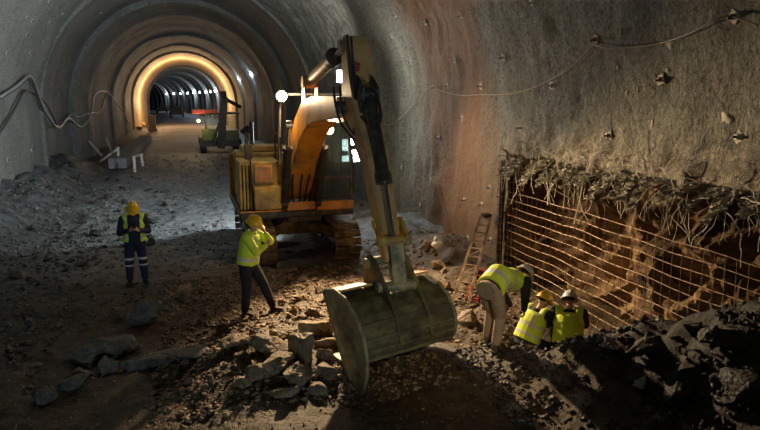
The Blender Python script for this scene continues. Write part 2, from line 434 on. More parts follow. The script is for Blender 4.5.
def grid_mesh(name, P, keep=None):
    """P: (n,m,3) array of points"""
    n, m = P.shape[:2]
    idx = np.arange(n * m).reshape(n, m)
    f = np.stack([idx[:-1, :-1], idx[1:, :-1], idx[1:, 1:], idx[:-1, 1:]], -1).reshape(-1, 4)
    if keep is not None:
        k = keep[:-1, :-1] & keep[1:, :-1] & keep[1:, 1:] & keep[:-1, 1:]
        f = f[k.reshape(-1)]
    used = np.unique(f); remap = -np.ones(n * m, int); remap[used] = np.arange(len(used))
    V = P.reshape(-1, 3)[used]; f = remap[f]
    me = bpy.data.meshes.new(name)
    me.vertices.add(len(V)); me.vertices.foreach_set('co', V.reshape(-1).astype(np.float32))
    me.loops.add(f.size); me.loops.foreach_set('vertex_index', f.reshape(-1).astype(np.int32))
    me.polygons.add(len(f)); me.polygons.foreach_set('loop_start', (np.arange(len(f)) * 4).astype(np.int32))
    me.update(calc_edges=True); me.validate()
    me.polygons.foreach_set('use_smooth', np.ones(len(f), bool))
    return me
ys = np.concatenate([np.arange(-9, 4, 0.25), np.arange(4, 14, 0.05), np.arange(14, 30, 0.1), np.arange(30, 100, 0.5), np.arange(100, 260, 2.5)])
def axis_x(y): return np.where(y > 95, -((np.maximum(y, 95) - 95) ** 2) / 1050.0, 0.0)
xs = np.arange(-7.0, 9.3, 0.075)
YY, XX = np.meshgrid(ys, xs, indexing='ij')
ZZ = hz(XX, YY)
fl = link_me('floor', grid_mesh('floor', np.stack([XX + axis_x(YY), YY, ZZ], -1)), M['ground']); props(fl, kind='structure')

# ------------------------------------------------------------------ tunnel lining
ZC = 3.2
def prof(s, Rr, zb=-1.2):
    """profile parameter s in 0..1 from left foot over crown to right foot -> x,z, nx,nz"""
    side = ZC - zb
    arc = math.pi * Rr
    T = arc + 2 * side
    t = s * T
    x = np.where(t < side, -Rr, np.where(t > side + arc, Rr, -Rr * np.cos((t - side) / Rr)))
    z = np.where(t < side, zb + t, np.where(t > side + arc, zb + (T - t), ZC + Rr * np.sin(np.clip((t - side) / Rr, 0, math.pi))))
    nx = np.where(t < side, -1, np.where(t > side + arc, 1, x / Rr)); nz = np.where((t < side) | (t > side + arc), 0, (z - ZC) / Rr)
    return x, z, nx, nz
RN = 6.35
def disp(x, y, z, rough=1.0):
    d = 0.10 * fbm(x * 0.35, y * 0.35, z * 0.35, 2)
    d = d + rough * 0.07 * fbm(x * 1.4, y * 1.4, z * 1.0, 4, 0.55)
    d = d + rough * 0.035 * fbm(x * 5, y * 5, z * 2.2, 3, 0.6)
    d = d + 0.012 * np.cos(y * 2 * math.pi / 1.5) * (y > 32)
    d = d - 0.22 * (1.3 * np.exp(-((y - 45) / 1.6) ** 2) + np.exp(-((y - 59) / 0.4) ** 2) + np.exp(-((y - 71) / 0.4) ** 2))
    d = d + 0.42 * (np.abs(fbm(x * 0.5, y * 1.5, z * 0.45, 5, 0.6)) - 0.12) * (0.25 + 0.75 * sstep(13.5, 15.5, y)) * (y < 32) * (x > 0)
    return d
def segment(y0, y1, dy, Rr, m, rough, ds, suffix, cutout=False, zb=-1.2, thick=0):
    yy = np.arange(y0, y1 + 1e-6, dy)
    T = math.pi * Rr + 2 * (ZC - zb)
    n = int(T / ds)
    S, Y = np.meshgrid(np.linspace(0, 1, n), yy, indexing='ij')
    x, z, nx, nz = prof(S, Rr, zb)
    dd = disp(x, Y, z, rough)
    if cutout:   # the lining bulges and frays towards the cut
        side = (x > 5)
        cutz = 2.5 + 0.18 * fbm(Y * 1.1, Y * 0 + 3.0, 0, 3) + 0.12 * vnoise(Y * 4.0, Y * 0 + 8, 0)
        near_cut = side * np.exp(-((z - 2.75) / 0.35) ** 2) * (1 - sstep(11.2, 11.9, Y))
        dd = dd - near_cut * (0.05 + 0.22 * 1.7 * np.abs(fbm(Y * 2.6, z * 2.6, 5.0, 5, 0.65)))
    P = np.stack([x + nx * dd + axis_x(Y), Y, z + nz * dd], -1)
    keep = np.ones(S.shape, bool)
    if cutout:
        yend = 11.45 + 0.08 * vnoise(z * 3, z * 0 + 2, 0)
        keep &= ~(side & (z < cutz) & (Y < yend))
    th = (S * T)
    side = ZC - zb
    a = side + Rr * 0.9; b_ = T - a
    ia = int(np.argmax(th[:, 0] > a)); ib = int(np.argmax(th[:, 0] > b_))
    for nm, sl in (('wall_left', slice(0, ia + 1)), ('ceiling', slice(ia, ib + 1)), ('wall_right', slice(ib, n))):
        o = link_me(nm, grid_mesh(nm, P[sl], keep[sl]), m); props(o, kind='structure')
        if thick:
            mo = o.modifiers.new('s', 'SOLIDIFY'); mo.thickness = thick; mo.offset = -1 if False else 1
segment(-8, 32, 0.11, RN, M['shotcrete'], 1.0, 0.11, '', True, thick=0)
segment(32, 40, 0.25, RN + 0.10, M['shotcrete_far'], 0.7, 0.2, 'b')
segment(40, 81, 0.2, RN - 0.12, M['shotcrete_far'], 0.6, 0.2, 'c')
segment(98, 240, 1.0, RN - 0.45, M['shotcrete_far'], 0.3, 0.35, 'e')
# step faces between the rings
def ring_face(y, r0, r1, m, name):
    n = 90; Sx = np.linspace(0, 1, n)
    a = prof(Sx, r0); b = prof(Sx, r1)
    P = np.stack([np.stack([a[0], np.full(n, y), a[1]], -1), np.stack([b[0], np.full(n, y), b[1]], -1)], 0)
    o = link_me(name, grid_mesh(name, P), m); props(o, kind='structure')
ring_face(31.98, RN - 0.12, RN + 0.35, M['shotcrete'], 'trim_1')
ring_face(40.02, RN - 0.22, RN + 0.35, M['shotcrete_far'], 'trim_2')
# inner lining arch, warmly lit: solid ring from y 81 to 98
def arch_block(y0, y1, ro, ri, m, name, zc_in=ZC - 0.25):
    n = 80; Sx = np.linspace(0, 1, n)
    a = prof(Sx, ro); b = prof(Sx, ri)
    b2 = prof(Sx, ri - 0.5)
    k = lambda q, y, dz=0: np.stack([q[0], np.full(n, y), q[1] + dz], -1)
    P = np.stack([k(a, y0), k(b, y0), k(b2, y1), k(a, y1), k(a, y0)], 0)
    o = link_me(name, grid_mesh(name, P), m)
    for p in o.data.polygons: p.use_smooth = False
    props(o, kind='structure')
arch_block(81, 100, RN + 0.1, RN - 0.38, M['arch_lining'], 'trim_4')
# concrete ribs in the bend beyond
for i, y in enumerate(np.arange(106, 230, 7.0)):
    n = 60; Sx = np.linspace(0, 1, n)
    a = prof(Sx, RN - 0.35); b = prof(Sx, RN - 0.8)
    ax = float(axis_x(np.array([y]))[0])
    k = lambda q, yy: np.stack([q[0] + ax, np.full(n, yy), q[1]], -1)
    P = np.stack([k(a, y), k(b, y), k(b, y + 0.8), k(a, y + 0.8)], 0)
    o = link_me('trim_%d' % (5 + i), grid_mesh('rib', P), M['concrete']); props(o, kind='structure')

# rock exposed behind the reinforcement mesh
yy = np.arange(-6, 12.6, 0.07); zz = np.arange(-1.0, 2.62, 0.07)
Yg, Zg = np.meshgrid(yy, zz, indexing='ij')
q = fbm(Yg * 0.9, Zg * 0.9, 21.0, 5, 0.55)
cell = np.abs(fbm(Yg * 1.7 + Zg * 0.6, Zg * 1.7, 33.0, 3, 0.5))
Xg = 7.15 + 0.55 * q + 0.7 * cell - 0.25 * np.exp(-((Zg - 0.2) / 0.8) ** 2) + 0.9 * sstep(2.2, 3.4, Zg) * 0
Xg = Xg * (1 - sstep(11.2, 11.7, Yg)) + (6.62 + 0.1 * q) * sstep(11.2, 11.7, Yg)                     # far end of the recess
o = link_me('wall_rock', grid_mesh('wall_rock', np.stack([Xg, Yg, Zg], -1)), M['rock_wall']); props(o, kind='structure')
for p in o.data.polygons: p.use_smooth = False
# underside of the cut lining: its broken thickness
yy = np.arange(-6, 11.6, 0.06); kk = np.linspace(0, 1, 9)
Yg, Kg = np.meshgrid(yy, kk, indexing='ij')
cz = 2.5 + 0.18 * fbm(Yg * 1.1, Yg * 0 + 3.0, 0, 3) + 0.12 * vnoise(Yg * 4.0, Yg * 0 + 8, 0)
Xg = RN - 0.16 + Kg * 1.6 + 0.05 * fbm(Yg * 4, Kg * 4, 2.0, 3)
Zg = cz + 0.02 + 0.14 * fbm(Yg * 3, Kg * 5, 7.0, 4) + 0.25 * Kg
Zg[:, 0] += 0.12
o = link_me('trim_30', grid_mesh('broken_edge', np.stack([Xg, Yg, Zg], -1)), M['shotcrete']); props(o, kind='structure')
# ------------------------------------------------------------------ the excavator
def build_excavator():
    base = Vector((2.45, 15.6, 0.0))
    e = empty('excavator', base, 'orange crawler excavator reaching its long arm and bucket towards the front', 'excavator')
    # tracks
    for cx in (1.50, 3.47):
        zc, rr, y0, y1 = 0.42, 0.42, 14.15, 17.7
        per = []
        L1 = y1 - y0; arc = math.pi * rr; T = 2 * (L1 + arc); n = 50
        for i in range(n):
            s = i / n * T
            if s < L1: p = (y0 + s, zc + rr); a = 0
            elif s < L1 + arc: t = (s - L1) / rr; p = (y1 + rr * math.sin(t), zc + rr * math.cos(t)); a = -t
            elif s < 2 * L1 + arc: p = (y1 - (s - L1 - arc), zc - rr); a = math.pi
            else: t = (s - 2 * L1 - arc) / rr; p = (y0 - rr * math.sin(t), zc - rr * math.cos(t)); a = math.pi - t
            per.append((p, a))
        bm = B()
        for p, a in per:
            rot = Matrix.Rotation(a, 4, 'X')
            box(bm, (cx, p[0], p[1]), (0.62, 0.165, 0.03), rot)
            for dy in (-0.06, 0.0, 0.06):
                off = rot @ Vector((0, dy, 0.026))
                box(bm, (cx + off.x, p[0] + off.y, p[1] + off.z), (0.62, 0.014, 0.03), rot)
            off = rot @ Vector((0, 0, -0.045))
            for dx in (-0.09, 0.09): box(bm, (cx + dx, p[0] + off.y, p[1] + off.z), (0.04, 0.17, 0.06), rot)
        tr = part('track', bm, M['track_steel'], e)
        bm = B(); bbox(bm, (cx - 0.16, y0 + 0.25, 0.22), (cx + 0.16, y1 - 0.25, 0.62), 0.04)
        bbox(bm, (cx - 0.2, y0 + 0.7, 0.56), (cx + 0.2, y1 - 0.7, 0.7), 0.03); part('track_frame', bm, M['dark_metal'], e)
        for yy_, nm in ((y0, 'idler'), (y1, 'sprocket')):
            bm = B(); cyl(bm, (cx - 0.13, yy_, zc), (cx + 0.13, yy_, zc), 0.34, seg=24); cyl(bm, (cx - 0.2, yy_, zc), (cx + 0.2, yy_, zc), 0.12)
            part(nm, bm, M['dark_metal'], e, True)
        for k in range(6):
            yy_ = y0 + 0.55 + k * (L1 - 1.1) / 5
            bm = B(); cyl(bm, (cx - 0.17, yy_, 0.17), (cx + 0.17, yy_, 0.17), 0.1, seg=14); part('track_roller', bm, M['dark_metal'], e, True)
    # undercarriage
    bm = B()
    bbox(bm, (1.95, 15.1, 0.45), (3.05, 16.9, 0.85), 0.06)
    for y0, y1 in ((14.9, 15.4), (16.5, 17.0)):
        for xa, xb in ((2.1, 1.45), (2.9, 3.5)): beam(bm, (xa, (y0 + y1) / 2, 0.72), (xb, (y0 + y1) / 2 - (0.35 if y0 < 15 else -0.3), 0.5), 0.5, 0.24)
    cyl(bm, (2.5, 16, 0.8), (2.5, 16, 0.92), 0.72, seg=40)
    part('undercarriage', bm, M['track_steel'], e)
    bm = B(); cyl(bm, (2.5, 16, 0.9), (2.5, 16, 1.12), 0.6, seg=40); part('slew_ring', bm, M['dark_metal'], e)
    # upper platform
    bm = B(); bbox(bm, (1.02, 13.95, 1.1), (3.66, 17.3, 1.26), 0.03); bbox(bm, (2.1, 14.0, 0.98), (2.9, 17.0, 1.12), 0.02)
    part('platform', bm, M['dark_metal'], e)
    bm = B(); prof_ = []
    for k in range(9):
        a = math.pi * k / 8; prof_.append((2.34 - 1.32 * math.cos(a) if 0 < k < 8 else (1.02 if k == 0 else 3.66), 17.0 + 0.85 * math.sin(a)))
    lo = [bm.verts.new((x, y, 1.15)) for x, y in prof_]; hi = [bm.verts.new((x, y, 2.35)) for x, y in prof_]
    bm.faces.new(lo[::-1]); bm.faces.new(hi)
    for i in range(len(lo)): j = (i + 1) % len(lo); bm.faces.new((lo[i], lo[j], hi[j], hi[i]))
    bmesh.ops.bevel(bm, geom=bm.edges[:], offset=0.04, segments=2, affect='EDGES')
    part('counterweight', bm, M['orange_paint'], e)
    bm = B(); bbox(bm, (1.15, 15.7, 1.26), (2.65, 17.0, 2.45), 0.05); bbox(bm, (1.3, 16.0, 2.45), (2.4, 16.8, 2.6), 0.04)
    for k in range(6): bbox(bm, (1.13, 15.9 + k * 0.15, 1.6), (1.16, 15.98 + k * 0.15, 2.2))
    part('engine_hood', bm, M['yellow_paint'], e)
    bm = B(); cyl(bm, (1.6, 16.5, 2.55), (1.6, 16.5, 3.05), 0.06); cyl(bm, (1.6, 16.5, 3.05), (1.6, 16.42, 3.2), 0.06, 0.055); part('exhaust', bm, M['dark_metal'], e, True)
    # right hand side boxes (left in the picture)
    bm = B(); bbox(bm, (1.1, 14.55, 1.28), (2.02, 15.65, 2.35), 0.03); part('fuel_tank', bm, M['yellow_paint'], e)
    bm = B(); bbox(bm, (1.38, 14.1, 1.28), (2.0, 14.55, 1.80), 0.03); bbox(bm, (1.5, 14.085, 1.38), (1.9, 14.1, 1.72), 0.0); tb = part('tool_box', bm, M['yellow_paint'], e)
    bm = B(); bbox(bm, (1.44, 14.45, 1.86), (1.86, 14.54, 2.28), 0.02)
    for k in range(5): bbox(bm, (1.48, 14.43, 1.92 + k * 0.07), (1.82, 14.455, 1.95 + k * 0.07))
    props(part('side_panel', bm, M['orange_paint'], e), 'orange louvred panel')
    bm = B()
    for k in range(4):
        x = 1.08 + k * 0.075; bbox(bm, (x, 14.3 - 0.02 * k, 1.28), (x + 0.05, 14.5, 2.3), 0.01)
    part('side_guard', bm, M['yellow_paint'], e)
    bm = B(); bbox(bm, (1.05, 13.98, 1.12), (2.05, 14.12, 1.27), 0.02); part('step', bm, M['orange_paint'], e)
    bm = B()
    tube(bm, [(1.35, 14.2, 1.3), (1.33, 14.2, 2.4), (1.33, 14.3, 2.95), (1.33, 14.7, 2.98), (1.33, 15.2, 2.9), (1.33, 15.2, 2.35)], 0.02, 8, 4)
    tube(bm, [(2.02, 14.2, 1.3), (2.02, 14.2, 2.6), (2.02, 14.25, 2.9), (2.02, 14.6, 2.95), (2.02, 15.1, 2.9), (2.02, 15.1, 2.3)], 0.02, 8, 4)
    tube(bm, [(1.33, 14.7, 2.97), (1.33, 14.72, 2.35)], 0.016); tube(bm, [(2.02, 14.6, 2.94), (2.02, 14.6, 2.35)], 0.016)
    part('handrail', bm, M['dark_metal'], e, True)
    bm = B(); tube(bm, [(1.33, 14.25, 2.7), (1.3, 14.15, 2.72)], 0.012); box(bm, (1.28, 14.12, 2.62), (0.17, 0.06, 0.34), 0.15, 0.02); part('mirror', bm, M['dark_metal'], e)
    # cab
    x0, x1, y0, y1, z0, z1 = 2.78, 3.64, 13.95, 15.6, 1.28, 3.32
    cab_o = M['dark_metal']
    bm = B(); bbox(bm, (x0, y0 - 0.02, 1.24), (x1 + 0.02, y1, 1.45), 0.02); props(part('cab_sill', bm, M['orange_paint'], e), 'orange sill under the cab')
    bm = B()
    yf = y0 + 0.22   # top leans back
    for x in (x0 + 0.03, x1 - 0.03):
        tube(bm, [(x, y0 + 0.03, 1.42), (x, y0 + 0.02, 2.3), (x, yf - 0.02, 3.0), (x, yf + 0.12, 3.28)], 0.04, 6, 3)
        beam(bm, (x, y1 - 0.04, 1.4), (x, y1 - 0.04, 3.28), 0.07, 0.07, (0, 1, 0)); beam(bm, (x, y0 + 0.85, 1.4), (x, y0 + 0.85, 3.28), 0.06, 0.05, (0, 1, 0))
        beam(bm, (x, yf + 0.1, 3.27), (x, y1, 3.27), 0.07, 0.06); beam(bm, (x, y0 + 0.03, 1.9), (x, y0 + 0.85, 1.9), 0.04, 0.05)
    for yy_, z in ((y0 + 0.03, 1.47), (y0 + 0.03, 2.0), (yf + 0.12, 3.27), (y1 - 0.04, 3.27), (y1 - 0.04, 2.2)): beam(bm, (x0, yy_, z), (x1, yy_, z), 0.06, 0.06)
    part('cab_frame', bm, cab_o, e)
    bm = B(); bbox(bm, (x0 - 0.01, yf + 0.05, 3.28), (x1 + 0.01, y1 + 0.02, 3.4), 0.04); part('cab_roof', bm, M['grey_steel'], e)
    bm = B(); bbox(bm, (x0 + 0.06, y0 + 0.03, 1.48), (x1 - 0.06, y0 + 0.045, 1.98)); part('window', bm, M['glass'], e)
    bm = B(); v = [bm.verts.new(p) for p in ((x0 + .06, y0 + .03, 2.02), (x1 - .06, y0 + .03, 2.02), (x1 - .06, y0 + .06, 2.35), (x1 - .06, yf + .1, 3.24), (x0 + .06, yf + .1, 3.24), (x0 + .06, y0 + .06, 2.35))]
    bm.faces.new((v[0], v[1], v[2], v[5])); bm.faces.new((v[5], v[2], v[3], v[4])); bmesh.ops.solidify(bm, geom=bm.faces[:], thickness=0.012); part('windscreen', bm, M['glass'], e)
    for x in (x0 + 0.03, x1 - 0.04):
        bm = B(); bbox(bm, (x, y0 + 0.1, 1.93), (x + 0.012, y0 + 0.82, 3.22)); part('window', bm, M['glass'], e)
        bm = B(); bbox(bm, (x, y0 + 0.9, 2.2), (x + 0.012, y1 - 0.1, 3.22)); part('window', bm, M['glass'], e)
    bm = B(); bbox(bm, (x0, y0 + 0.07, 1.45), (x0 + 0.04, y1 - .05, 1.9)); bbox(bm, (x0, y0 + 0.9, 1.45), (x0 + 0.04, y1 - .05, 2.2)); part('side_plate', bm, M['orange_paint'], e)
    bm = B(); bbox(bm, (x1 - .04, y0 + 0.07, 1.45), (x1, y0 + 0.85, 1.9)); bbox(bm, (x1 - .04, y0 + 0.9, 1.45), (x1, y1 - .05, 2.2)); dr = part('door', bm, M['orange_paint'], e)
    bm = B(); tube(bm, [(x1 + .03, y0 + .15, 1.7), (x1 + .05, y0 + .15, 1.75), (x1 + .05, y0 + .15, 2.6), (x1 + .03, y0 + .15, 2.65)], 0.014, 8); part('door_rail', bm, M['dark_metal'], e, True)
    bm = B(); box(bm, (3.2, 14.95, 1.85), (0.5, 0.48, 0.16), None, 0.04); box(bm, (3.2, 15.2, 2.3), (0.48, 0.14, 0.8), Matrix.Rotation(R(-8), 4, 'X'), 0.05); bbox(bm, (3.0, 14.75, 1.45), (3.4, 15.15, 1.78)); part('seat', bm, M['black_cloth'], e)
    bm = B(); bbox(bm, (2.9, 14.55, 1.45), (3.0, 15.1, 2.05), 0.02); bbox(bm, (3.42, 14.55, 1.45), (3.52, 15.1, 2.05), 0.02)
    for x in (2.95, 3.47): tube(bm, [(x, 14.62, 2.05), (x, 14.58, 2.25)], 0.018)
    for x in (3.12, 3.28): tube(bm, [(x, 14.3, 1.45), (x, 14.25, 1.8)], 0.015)
    part('control_console', bm, M['rubber'], e)
    # guard rails and lamps above the cab
    bm = B()
    zt = 3.86
    for x in (1.98, 3.62):
        tube(bm, [(x, 14.0, 3.35 if x > 3 else 2.95), (x, 13.75, zt)], 0.022)
    tube(bm, [(1.94, 13.62, zt + .02), (3.64, 13.62, zt + .02)], 0.026); tube(bm, [(2.75, 13.62, zt - .22), (3.64, 13.62, zt - .22)], 0.02)
    for x in (2.78, 3.05, 3.35, 3.62): tube(bm, [(x, 13.62, zt + .02), (x, 13.62, zt - .22), (x, 13.8, 3.36)], 0.018)
    tube(bm, [(2.78, 13.62, zt), (2.78, 14.9, 3.9), (2.78, 15.5, 3.4)], 0.02); tube(bm, [(3.62, 13.62, zt), (3.62, 14.9, 3.9), (3.62, 15.5, 3.4)], 0.02)
    tube(bm, [(1.98, 13.75, zt), (1.98, 14.2, 2.9), (2.0, 14.2, 2.3)], 0.02)
    part('guard_frame', bm, M['grey_steel'], e, True)
    for nm, c, r, mm, d in (('work_lamp', (1.98, 13.55, 3.84), 0.11, 'lamp_warm', (-0.05, -1, -0.05)), ('work_lamp', (2.98, 13.45, 3.12), 0.10, 'lamp_warm', (0, -1, -0.2)), ('work_lamp', (3.45, 13.62, 4.02), 0.09, 'lamp_cool', (0, -1, 0))):
        c = Vector(c); d = Vector(d).normalized(); bm = B()
        cyl(bm, c + d * 0.02, c - d * 0.1, r * 1.08, r * 0.6, 20); tube(bm, [c - d * 0.06, c - d * 0.06 - Vector((0, -.05, 0.2))], 0.015)
        hs = part(nm, bm, M['dark_metal'], e, True)
        bm = B(); sph(bm, c + d * 0.025, r, 16, (1, 0.25, 1)); part('lens', bm, M[mm], hs, True)
    bm = B(); tube(bm, [(2.83, 14.1, 3.0), (2.98, 13.65, 3.0), (2.98, 13.6, 3.1)], 0.016); part('lamp_bracket', bm, M['dark_metal'], e)

    # boom: curved box girder from the platform over the knee to the arm pivot
    def girder(path, halfw, name, m, x_at, parent):
        """path: list of (y, z, depth); box section swept in the vertical plane"""
        bm = B(); rings = []
        for i, (y, z, dp) in enumerate(path):
            a = path[max(i - 1, 0)]; b = path[min(i + 1, len(path) - 1)]
            t = Vector((b[0] - a[0], b[1] - a[1])).normalized(); nn = Vector((-t.y, t.x))
            hw = halfw[i] if isinstance(halfw, list) else halfw
            x = x_at(y)
            rings.append([bm.verts.new((x + sx * hw, y + nn.x * sn * dp / 2, z + nn.y * sn * dp / 2)) for sx, sn in ((-1, -1), (1, -1), (1, 1), (-1, 1))])
        for a, b in zip(rings, rings[1:]):
            for k in range(4): bm.faces.new((a[k], a[(k + 1) % 4], b[(k + 1) % 4], b[k]))
        bm.faces.new(rings[0][::-1]); bm.faces.new(rings[-1])
        bmesh.ops.recalc_face_normals(bm, faces=bm.faces[:])
        bmesh.ops.bevel(bm, geom=bm.edges[:], offset=0.018, segments=2, affect='EDGES')
        return part(name, bm, m, parent)
    bx = lambda y: 2.40 + (14.6 - y) * 0.05
    boom = girder([(14.55, 1.55, 0.35), (14.25, 1.95, 0.58), (13.75, 2.6, 0.62), (13.1, 3.12, 0.64), (12.5, 3.45, 0.6), (11.8, 3.58, 0.5), (10.9, 3.62, 0.42), (10.0, 3.65, 0.34)], 0.27, 'boom', M['orange_paint'], bx, e)
    bm = B(); cyl(bm, (2.1, 14.55, 1.55), (2.78, 14.55, 1.55), 0.12, seg=20); part('pin', bm, M['dark_metal'], boom)
    bm = B(); cyl(bm, (2.33, 10.0, 3.65), (2.95, 10.0, 3.65), 0.1, seg=20); part('pin', bm, M['dark_metal'], boom)
    bm = B()
    for x in (2.06, 2.74): prism_yz(bm, [(14.9, 1.2), (14.2, 1.2), (14.35, 1.75), (14.75, 1.75)], x, x + 0.05)
    bbox(bm, (2.1, 14.0, 1.2), (2.75, 14.06, 1.45)); part('boom_mount', bm, M['orange_paint'], e)
    for x in (2.05, 2.82):
        bm = B(); cyl(bm, (x, 14.0, 1.45), (x, 13.35, 2.72), 0.095, seg=18); cyl(bm, (x - .06, 14.0, 1.42), (x + .06, 14.0, 1.42), 0.11); cyl(bm, (x, 13.37, 2.68), (x, 13.33, 2.76), 0.11, seg=18)
        c = part('boom_cylinder', bm, M['dark_metal'], e, True)
        bm = B(); cyl(bm, (x, 13.35, 2.72), (x, 13.1, 3.25), 0.05, seg=14); cyl(bm, (x - .06, 13.1, 3.25), (x + .06, 13.1, 3.25), 0.09); part('piston_rod', bm, M['chrome'], c, True)
    # hoses over the boom foot
    for k, dx in enumerate((-0.2, -0.12, 0.0, 0.1, 0.2)):
        bm = B(); tube(bm, [(2.4 + dx, 14.15, 1.3), (2.4 + dx * 1.6, 13.85, 1.75 + 0.05 * k), (2.42 + dx * 1.7, 13.75, 2.1), (2.42 + dx, 13.95, 2.25)], 0.022, 8, 5); part('hose', bm, M['rubber'], e, True)
    # arm cylinder on top of the boom
    a0 = Vector((2.31, 12.6, 4.32)); a1 = Vector((2.42, 10.75, 4.80)); a2 = Vector((2.47, 10.1, 5.0))
    a0, a1, a2 = atY(310, 82, 12.5), atY(333, 58, 10.75), atY(346, 46, 10.05)
    bm = B(); cyl(bm, a0, a1, 0.115, seg=22); cyl(bm, a0 + Vector((-.16, 0, 0)), a0 + Vector((.16, 0, 0)), 0.12)
    ac = part('arm_cylinder', bm, M['tan_paint'], e, True)
    bm = B(); d = (a1 - a0).normalized(); cyl(bm, a1 - d * 0.12, a1 + d * 0.1, 0.155, seg=22); props(part('cylinder_head', bm, M['dark_metal'], ac, True), 'dark cylinder head')
    bm = B(); cyl(bm, a1, a2, 0.055, seg=14); cyl(bm, a2 - Vector((.12, 0, 0)), a2 + Vector((.12, 0, 0)), 0.1); part('piston_rod', bm, M['chrome'], ac, True)
    bm = B()
    for dx in (-0.14, 0.12): prism_yz(bm, [(12.75, 3.5), (12.25, 3.5), (12.4, a0.z + .1), (12.6, a0.z + .1)], a0.x + dx, a0.x + dx + 0.03)
    part('cylinder_lug', bm, M['tan_paint'], boom)
    # lamp on the boom and conduit
    # arm (stick)
    sx_ = lambda y: 2.68 + (10.0 - y) * 0.05
    arm = girder([(10.08, 4.76, 0.18), (10.02, 4.62, 0.3), (9.9, 4.0, 0.56), (9.68, 3.55, 0.56), (9.1, 2.9, 0.46), (8.6, 1.95, 0.34), (8.35, 1.45, 0.28)], [0.2, 0.2, 0.21, 0.21, 0.17, 0.14, 0.13], 'arm', M['tan_paint'], sx_, e)
    bm = B(); p = atY(357, 67, 9.58); box(bm, p, (0.09, 0.012, 0.14), Matrix.Rotation(R(24), 4, 'X'), 0.0); props(part('badge', bm, M['red_paint'], arm), 'small dark red badge')
    # bucket cylinder on the front of the arm
    b0 = Vector((2.69, 9.3, 3.85)); b1 = Vector((2.74, 8.66, 2.6)); b2 = Vector((2.76, 8.25, 1.78))
    bm = B()
    for dx in (-0.13, 0.10): prism_yz(bm, [(9.55, 4.15), (9.17, 3.95), (9.2, 3.75), (9.4, 3.5)], b0.x + dx, b0.x + dx + 0.035)
    props(part('cylinder_lug', bm, M['dark_metal'], arm), 'dark lug on the arm')
    bm = B(); cyl(bm, b0, b1, 0.10, seg=20); cyl(bm, b0 - Vector((.15, 0, 0)), b0 + Vector((.15, 0, 0)), 0.11); d = (b1 - b0).normalized(); cyl(bm, b1 - d * 0.1, b1 + d * 0.04, 0.125, seg=20)
    bc = part('bucket_cylinder', bm, M['dark_metal'], e, True)
    bm = B(); cyl(bm, b1, b2, 0.05, seg=14); part('piston_rod', bm, M['chrome'], bc, True)
    # hoses along the arm
    for pts, r in (([(343, 36), (346, 60), (350, 90), (352, 118), (349, 134)], 0.022), ([(347, 38), (349, 62), (353, 92), (356, 120)], 0.02), ([(369, 82), (376, 92), (380, 108), (380, 122), (373, 130)], 0.024), ([(374, 128), (381, 131), (383, 142), (378, 150)], 0.02),
                   ([(330, 87), (332, 105), (337, 122), (346, 134), (351, 140)], 0.02), ([(336, 87), (338, 108), (343, 124), (350, 134)], 0.02), ([(372, 140), (376, 165), (382, 190), (386, 205)], 0.018)):
        bm = B(); tube(bm, [atY(x, y, 9.75 if x < 360 else 9.15) - Vector((0, 0.25 if x < 360 else 0, 0)) for x, y in pts], r, 8, 5); part('hose', bm, M['rubber'], e, True)
    bm = B()
    for (px, py, s) in ((366, 122, .16), (372, 118, .12), (374, 134, .18), (366, 142, .14), (378, 150, .1)): box(bm, atY(px, py, 9.3), (s, s, s * 1.2), R(px * 7), 0.02)
    part('valve_block', bm, M['dark_metal'], arm)
    # linkage at the arm end
    bm = B()
    for dx in (-0.20, 0.16): prism_yz(bm, [(8.62, 2.02), (8.52, 2.08), (8.18, 1.85), (8.16, 1.72), (8.28, 1.7), (8.6, 1.9)], 2.76 + dx, 2.76 + dx + 0.05)
    cyl(bm, (2.51, 8.25, 1.78), (3.01, 8.25, 1.78), 0.075); cyl(bm, (2.53, 8.55, 1.98), (2.98, 8.55, 1.98), 0.07)
    part('tipping_link', bm, M['yellow_paint'], e)
    bm = B(); prism_yz(bm, [(8.3, 1.84), (8.2, 1.84), (8.02, 1.2), (8.05, 1.08), (8.18, 1.08), (8.3, 1.7)], 2.68, 2.88)
    cyl(bm, (2.45, 8.08, 1.16), (3.02, 8.08, 1.16), 0.08)
    part('bucket_link', bm, M['bucket_edge'], e)
    # bucket, opening turned back towards the machine
    bx0, bx1 = 1.84, 3.56
    prof_ = [(8.62, 1.02), (8.35, 1.1), (8.0, 1.05), (7.75, 0.9), (7.6, 0.68), (7.56, 0.5), (7.6, 0.32), (7.72, 0.18), (7.95, 0.08), (8.3, 0.05)]
    cap_ = [(8.64, 1.10), (8.35, 1.18), (8.0, 1.13), (7.7, 0.95), (7.5, 0.68), (7.42, 0.4), (7.45, 0.12), (7.55, -0.12), (7.7, -0.3), (7.82, -0.34)]
    def outer(off=0.0):
        cx, cz = 8.2, 0.45
        return [(y + (cx - y) * off, z + (cz - z) * off) for y, z in prof_]
    bm = B()
    def shell(bm, x0, x1, th=0.035):
        po = prof_; pi = outer(0.07); n = len(po)
        rows = [[bm.verts.new((x, y, z)) for y, z in pr] for x in (x0, x1) for pr in (po, pi)]
        ao, ai, bo, bi = rows
        for i in range(n - 1):
            bm.faces.new((ao[i], ao[i + 1], bo[i + 1], bo[i])); bm.faces.new((ai[i], bi[i], bi[i + 1], ai[i + 1]))
            bm.faces.new((ao[i], ai[i], ai[i + 1], ao[i + 1])); bm.faces.new((bo[i], bo[i + 1], bi[i + 1], bi[i]))
        for i in (0, n - 1): bm.faces.new((ao[i], bo[i], bi[i], ai[i]))
        bmesh.ops.recalc_face_normals(bm, faces=bm.faces[:])
    shell(bm, bx0, bx1)
    bk = part('bucket', bm, M['bucket_steel'], e)
